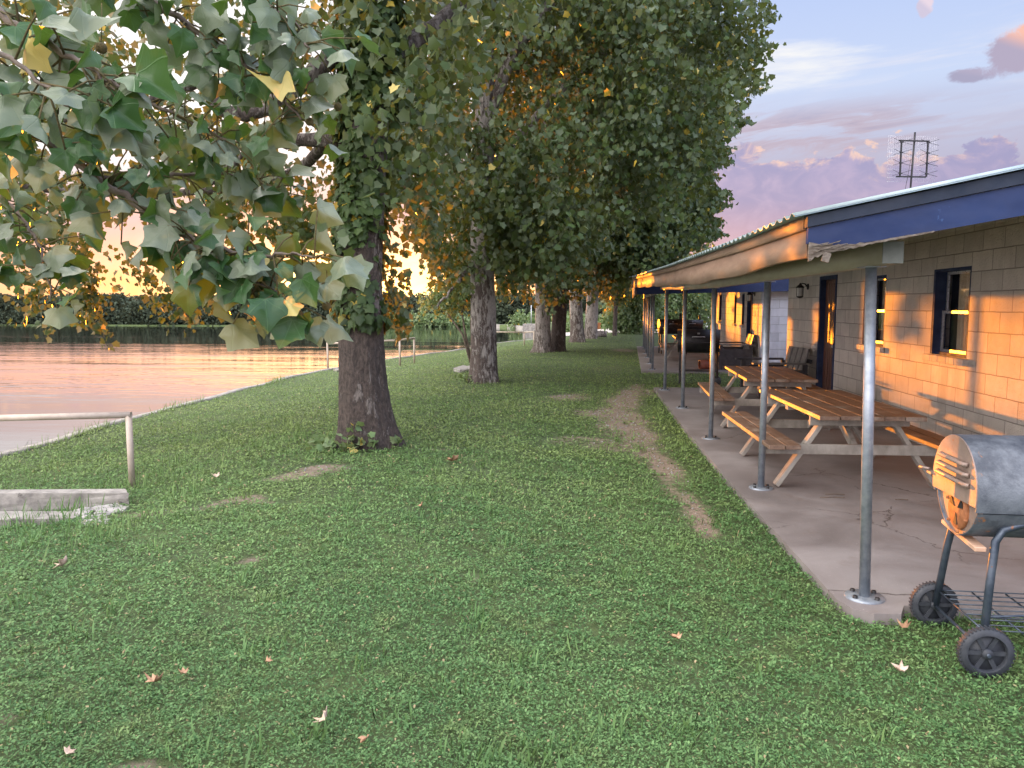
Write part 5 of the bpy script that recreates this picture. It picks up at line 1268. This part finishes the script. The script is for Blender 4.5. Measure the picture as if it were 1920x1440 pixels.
# ---- overhanging branch close to the camera (its trunk stands out of frame on the left)
ov = thing('overhanging_sycamore', (-3.6, .9, float(tz(-3.6, .9))), 'large pale and green sycamore leaves hanging close to the camera at the upper left', 'tree')
ovo = np.array(ov.location)
def at3(px, py, d): r = ray(px, py); r = r / np.linalg.norm(r); return CAM + r * d
TW = [([(-260, 20, 3.0), (-100, 90, 2.8), (0, 180, 2.6), (120, 290, 2.55), (230, 370, 2.5), (330, 430, 2.4), (420, 490, 2.35), (495, 535, 2.3), (550, 572, 2.25)], .016, 180),
      ([(-260, -120, 2.6), (-60, -10, 2.3), (60, 60, 2.1), (150, 120, 2.0), (230, 165, 1.95)], .012, 46),
      ([(40, -160, 2.9), (200, -60, 2.8), (330, 30, 2.7), (430, 95, 2.65), (500, 160, 2.6), (565, 225, 2.55)], .012, 96),
      ([(330, -170, 2.8), (430, -60, 2.7), (500, 10, 2.6), (560, 50, 2.55), (580, 90, 2.5)], .010, 44),
      ([(180, 335, 2.55), (270, 335, 2.6), (380, 320, 2.7), (470, 335, 2.7), (520, 370, 2.7)], .008, 40),
      ([(-160, 250, 3.4), (-60, 320, 3.3), (30, 390, 3.2), (80, 470, 3.1), (95, 560, 3.0)],   .009, 56),
      ([(60, 60, 2.6), (160, 150, 2.6), (280, 195, 2.6), (390, 240, 2.6), (460, 290, 2.6)], .009, 66),
      ([(380, 460, 2.35), (470, 480, 2.3), (540, 475, 2.25), (590, 485, 2.2)], .007, 26),
      ([(-120, 60, 2.1), (-20, 90, 2.0), (70, 140, 1.95), (130, 200, 1.9)], .008, 14)]
mb = MB(); LP = []; rl = np.random.default_rng(77); PET = MB()
for pts, rad, nlv in TW:
    P = np.array([at3(*q) for q in pts]); t = np.linspace(0, len(P) - 1, len(P) * 5)
    Pi = np.stack([np.interp(t, range(len(P)), P[:, k]) for k in range(3)], 1)
    for _ in range(4): Pi[1:-1] = .25 * Pi[:-2] + .5 * Pi[1:-1] + .25 * Pi[2:]
    Pi[1:-1] += rl.normal(size=Pi[1:-1].shape) * .004
    mb.tube([tuple(q - ovo) for q in Pi], list(np.linspace(rad, rad * .3, len(Pi))), 8)
    for k in range(nlv):
        u = (k + rl.random()) / nlv * (len(Pi) - 1); u = min(u, len(Pi) - 1.001)
        j = int(u); a_ = Pi[j] + (Pi[min(j + 1, len(Pi) - 1)] - Pi[j]) * (u - j)
        dr = rl.normal(size=3) * np.array([1, 1, .8]) + np.array([.25, 0, -.25]); dr /= np.linalg.norm(dr); pl = .06 + .09 * rl.random()
        b_ = a_ + dr * pl; PET.tube([tuple(a_ - ovo), tuple((a_ + b_) / 2 - ovo + np.array([0, 0, .01])), tuple(b_ - ovo)], [.0028, .0022, .002], 5)
        LP.append((b_, dr))
# limb from the trunk out of frame
q0 = ovo + np.array([0, 0, 3.4])
for pts, rad, _n in TW[:4] + TW[5:6] + TW[8:9]:
    e = at3(*pts[0]); mid = (q0 + e) / 2 + np.array([0, 0, .25]); mb.tube([tuple(q0 - ovo), tuple(mid - ovo), tuple(e - ovo)], [.05, .03, rad], 8)
mb.build('branch', M['twig'], ov); PET.build('petioles', M['seed'], ov)
trunk_mesh(None, [(0, 0, 0), (0, 0, 3), (-.3, 0, 6)], [.28, .22, .12], M['bark1'], ov, 1.0, 5, 13, (), n=40)
# detailed big leaves
def big_leaves(LP, rl):
    half = [(0, 0), (.07, -.05), (.17, -.09), (.31, -.06), (.48, .0), (.46, .10), (.43, .21), (.49, .33), (.57, .48), (.50, .56), (.38, .60), (.25, .70), (.13, .84), (0, .98)]
    o = np.array(half + [(-x, y) for x, y in half[-2:0:-1]]); k = len(o); c = np.array([0, .30])
    q = np.concatenate([[c]] + [c + (o - c) * s for s in (.33, .66, 1.0)])
    F0 = [(0, 1 + i, 1 + (i + 1) % k) for i in range(k)]; F0 = np.array([(a, b, c_, c_) for a, b, c_ in F0])
    tris = [(0, 1 + i, 1 + (i + 1) % k) for i in range(k)]
    for r_ in range(2):
        for i in range(k):
            a, b = 1 + r_ * k + i, 1 + r_ * k + (i + 1) % k
            tris += [(a, a + k, b + k), (a, b + k, b)]
    tris = np.array(tris); VV = []; UV = []; RN = []; n = len(LP); m = len(q)
    for b_, dr in LP:
        T = dr * .5 + np.array([rl.normal() * .45, rl.normal() * .45, -.75]) ; T /= np.linalg.norm(T)
        nn = rl.normal(size=3) + (np.array([-FW[0], -FW[1], .35]) if rl.random() < .42 else np.array([FW[0], FW[1], -.3])) * 1.25
        nn -= nn @ T * T; nn /= np.linalg.norm(nn); X = np.cross(T, nn)
        s = .046 + .056 * rl.random() ** 1.1; fold = rl.uniform(.05, 1.1); bend = rl.uniform(-.3, .9); rip = rl.uniform(0, 6.28); asym = rl.uniform(.85, 1.1)
        x, y = q[:, 0] * asym, q[:, 1]
        z = fold * np.abs(x) ** 1.2 - bend * (y - .2) ** 2 + .05 * np.sin(9 * x + rip) * np.sin(7 * y + rip) + .18 * rl.normal() * np.sign(x) * np.maximum(0, np.abs(x) - .2) + .3 * rl.normal() * np.maximum(0, y - .55) ** 1.3 + .12 * rl.normal() * x + .05 * rl.normal() * x * y * 4
        VV.append(b_ + s * (x[:, None] * X + y[:, None] * T + z[:, None] * nn)); UV.append(q); RN.append(np.full(m, rl.random()))
    F = (np.arange(n)[:, None, None] * m + tris[None]).reshape(-1, 3)
    return np.concatenate(VV), F, np.concatenate(UV), np.concatenate(RN)
V, F, UVc, RN = big_leaves(LP, rl)
np_mesh('foliage', V - ovo, F, M['leaf_near'], ov, smooth=True, attrs={'rnd': RN}, uv=UVc)
for (x, y, d_) in [(634, 200, 2.55), (612, 574, 2.25), (512, 285, 2.7), (580, 228, 2.55), (190, 90, 2.1)]:
    c = at3(x, y, d_) - ovo; r_ = .0125; sb = MB()
    sb.lathe([(r_ * math.sin(math.pi * k / 10), -r_ * math.cos(math.pi * k / 10)) for k in range(11)], c, (0, 0, 1), 14).tube([tuple(c + np.array([0, 0, r_])), tuple(c + np.array([.004, 0, .05])), tuple(c + np.array([0, .01, .10]))], .0012, 5)
    sb.build('seed_ball', M['seed'], ov)

# ------------------------------------------------------------------ fallen leaves
FL = [(115, 1073, .15, 1, 'pale dead leaf lying curled on the lawn below the stone steps'), (287, 1297, .11, 0, 'pair-lobed brown dead leaf at the lower left of the lawn'), (345, 1278, .06, 0, 'tiny brown dead leaf just right of the pair-lobed one'),
      (610, 1365, .10, 1, 'pinkish dead leaf near the bottom edge of the lawn, left of the middle'), (683, 1410, .06, 0, 'small dark brown dead leaf at the very bottom middle'), (847, 871, .20, 0, 'rust brown curled dead leaf on the grass right of the ivy trunk base'),
      (1683, 1272, .10, 1, 'pale curled dead leaf on the grass below the grill wheels'), (1267, 1212, .08, 0, 'small brown dead leaf in the thin grass below the bare path'), (1695, 1192, .09, 0, 'reddish dead leaf beside the nearest post foot'),
      (505, 1257, .05, 0, 'tiny rusty dead leaf in the lower left lawn'), (133, 1432, .06, 1, 'small whitish leaf scrap at the bottom left corner'), (405, 900, .12, 1, 'pale leaf left of the ivy trunk base'), (790, 958, .07, 0, 'small brown leaf in the middle lawn')]
def dead_leaf(px, py, s, k, label, i):
    rl = np.random.default_rng(100 + i); p = onG(px, py); o = leaf_outline(); c = np.array([0, .35])
    q = np.concatenate([[c], c + (o - c) * .55, o]); kk = len(o)
    z = .75 * np.abs(q[:, 0]) ** 1.3 + .35 * (q[:, 1] - .4) ** 2 + .06 * np.sin(12 * q[:, 0] + i) + .05 * rl.normal(size=len(q))
    tris = [(0, 1 + a, 1 + (a + 1) % kk) for a in range(kk)]
    for a in range(kk):
        u, v = 1 + a, 1 + (a + 1) % kk; tris += [(u, u + kk, v + kk), (u, v + kk, v)]
    s *= .62; V = s * np.stack([q[:, 0], q[:, 1] - .4, z * 1.25], 1)
    ob = np_mesh('fallen_leaf', V, np.array(tris), M['dead_leaf_pale' if k else 'dead_leaf'], smooth=True)
    md = ob.modifiers.new('thick', 'SOLIDIFY'); md.thickness = .0015
    ob.location = (p[0], p[1], p[2] + .045); ob.rotation_euler = (rl.normal() * .35, rl.normal() * .35, rl.random() * 6)
    tag(ob, label, 'leaf', 'dead leaves fallen on the lawn')
for i, a in enumerate(FL): dead_leaf(*a, i)
# twigs lying on the slab
for (x, y, l_, lb) in [(1565, 928, .16, 'short dark twig on the concrete slab behind the nearest post'), (1560, 934, .20, 'longer dark twig on the concrete slab behind the nearest post'), (1690, 938, .10, 'tiny dark twig on the slab left of the grill')]:
    p = onZ(x, y, S); o = MB().tube([(-l_ / 2, 0, .006), (0, .006, .007), (l_ / 2, -.01, .006)], .004, 6).build('twig', M['twig'], loc=(p[0], p[1], S)); o.rotation_euler.z = .1; tag(o, lb, 'twig')

# ------------------------------------------------------------------ lawn cover: broad small leaves and blades
def lawn(n, seed, dmin, dmax, blade_frac, name):
    rl = np.random.default_rng(seed)
    d = dmin * (dmax / dmin) ** rl.random(n); ang = (rl.random(n) - .5) * 1.32 - YAW
    X = d * np.sin(ang) ; Y = d * np.cos(ang)
    ok = (Y > 1.5) & (X > Xs(Y) + .10)
    onslab = ((Y > np.interp(X, [1.36, 1.45, 1.64, 1.7, 9], [4.24, 4.06, 4.06, 4.18, 4.25])) & (Y < 15.35) & (X > np.interp(Y, [3.9, 7.2, 10, 12, 15.35], [1.38, 1.30, 1.27, 1.27, 1.30]) + .01)) | ((Y > 19.2) & (X > 1.32 + (Y - 19.2) * .0517)) | ((X > WX) & (Y > 4.1))
    ok &= ~onslab
    edge = np.abs(X - np.interp(Y, [3.9, 7.2, 15.35], [1.36, 1.30, 1.28])) < .22
    b = bare(X, Y) * (1 + .5 * vnoise(X, Y, 5, 1) + .6 * vnoise(X, Y, 13, 4) + .5 * vnoise(X, Y, 31, 4)); ok &= rl.random(n) > np.clip(b * 1.25 - .06, 0, .95)
    pt = vnoise(X, Y, 2.1, 8) + .7 * vnoise(X, Y, 5.5, 3) + .6 * vnoise(X, Y, 15, 5); ok &= rl.random(n) > np.clip(.5 * (-pt - .15), 0, .75)
    for o, r in ((o1, .33), (o2, .32), (o3, .3), (o4, .3)): ok &= (X - o.x) ** 2 + (Y - o.y) ** 2 > r * r
    X, Y, d = X[ok], Y[ok], d[ok]; n = len(X); bl = rl.random(n) < blade_frac * (1 + .8 * vnoise(X, Y, 1.3, 5))
    Z = tz(X, Y); sc = np.clip(d / 3.2, .85, 3.6) ** .8
    a = rl.random(n) * 2 * np.pi
    # broad leaf: tilted rhombus
    s = np.where(bl, .040, .0135) * sc * (.6 + .8 * rl.random(n)); hgt = .006 + .026 * rl.random(n) * (1 + .5 * vnoise(X, Y, 1.7, 4) + .5 * vnoise(X, Y, 9, 2)) + .012 * vnoise(X, Y, 14, 7)
    tilt = np.where(bl, .9 + .45 * rl.random(n), (rl.random(n) - .15) * .95)
    T = np.stack([np.cos(a) * np.cos(tilt), np.sin(a) * np.cos(tilt), np.sin(tilt)], 1); W = np.stack([-np.sin(a), np.cos(a), (rl.random(n) - .5) * .6], 1)
    wd = np.where(bl, .07, .62)[:, None] * s[:, None]
    P = np.stack([X, Y, Z + np.where(bl, 0, hgt)], 1)
    bend = np.where(bl, -.25, -.12)[:, None] * s[:, None] * np.array([[0, 0, 1.0]])
    V = np.stack([P - T * s[:, None] * .15 * ~bl[:, None], P + T * s[:, None] * .5 + W * wd * .5, P + T * s[:, None] + bend, P + T * s[:, None] * .5 - W * wd * .5], 1).reshape(-1, 3)
    F = np.arange(n * 4).reshape(-1, 4)
    return tag(np_mesh(name, V, F, M['grass'], attrs={'rnd': np.repeat(rl.random(n), 4)}), 'short green clover and grass covering the lawn', None, None, 'stuff')
lawn(560000, 200, 2.2, 46, .13, 'grass')
# grit and small stones on the worn ground
rl = np.random.default_rng(404); GX = rl.random(90000) * 6.5 - 5.2; GY = 3.6 + rl.random(90000) * 14; kb = rl.random(90000) < np.clip(bare(GX, GY) - .3, 0, 1) * .35
GX, GY = GX[kb & (GX < 1.2)], GY[kb & (GX < 1.2)]; ng = len(GX); gs = (.003 + .009 * rl.random(ng) ** 2.5) * np.clip(GY / 6, .8, 1.6)
oc = np.array([(1, 0, 0), (0, 1, 0), (-1, 0, 0), (0, -1, 0), (0, 0, .7), (0, 0, -.7)]) ; of = np.array([(0, 1, 4), (1, 2, 4), (2, 3, 4), (3, 0, 4), (1, 0, 5), (2, 1, 5), (3, 2, 5), (0, 3, 5)])
V = np.stack([GX, GY, tz(GX, GY) + gs * .3], 1)[:, None] + gs[:, None, None] * oc[None] * (.6 + .8 * rl.random((ng, 6, 1)))
tag(np_mesh('gravel', V.reshape(-1, 3), (np.arange(ng)[:, None, None] * 6 + of[None]).reshape(-1, 3), M['stone']), 'loose grit and small stones on the worn track beside the porch', None, None, 'stuff')
# taller tufts along the water's edge
rl = np.random.default_rng(301); P = []
for (x, y, n_) in [(150, 812, 90), (185, 802, 50), (310, 768, 60), (335, 760, 30), (520, 715, 90), (500, 718, 60), (505, 724, 50), (60, 838, 30), (225, 925, 40), (262, 918, 60), (240, 992, 60), (60, 985, 90), (120, 985, 70), (20, 990, 60), (630, 845, 30), (1236, 735, 40)]:
    p = onG(x, y); q = np.array([p[0], p[1], p[2]]) + rl.normal(size=(n_, 3)) * np.array([.10, .35, 0]); P.append(q)
for _ in range(170):
    d_ = 2.4 * (14 / 2.4) ** rl.random(); a_ = (rl.random() - .5) * 1.3 - YAW; x_, y_ = d_ * math.sin(a_), d_ * math.cos(a_)
    if x_ > 1.15 or x_ < Xs(y_) + .3: continue
    P.append(np.array([x_, y_, 0]) + rl.normal(size=(int(rl.integers(6, 22)), 3)) * np.array([.05, .05, 0]))
P = np.concatenate(P); P[:, 0] = np.maximum(P[:, 0], Xs(P[:, 1]) + .12); P[:, 2] = tz(P[:, 0], P[:, 1]); n = len(P); a = rl.random(n) * 6.28; hh = .05 + (.05 + .12 * (P[:, 0] < -3.4)) * rl.random(n) ** 1.5
W = np.stack([np.cos(a), np.sin(a), 0 * a], 1) * .004; lean = np.stack([rl.normal(size=n) * .3, rl.normal(size=n) * .3, np.ones(n)], 1) * hh[:, None]
V = np.stack([P - W, P + W, P + lean * .6 + W * .7, P + lean * 1.0 + np.array([.01, 0, 0])], 1).reshape(-1, 3)
tag(np_mesh('weeds', V, np.arange(n * 4).reshape(-1, 4), M['grass'], attrs={'rnd': np.repeat(.3 + .68 * rl.random(n), 4)}), 'thin taller grass tufts scattered over the lawn and water edge', None, None, 'stuff')
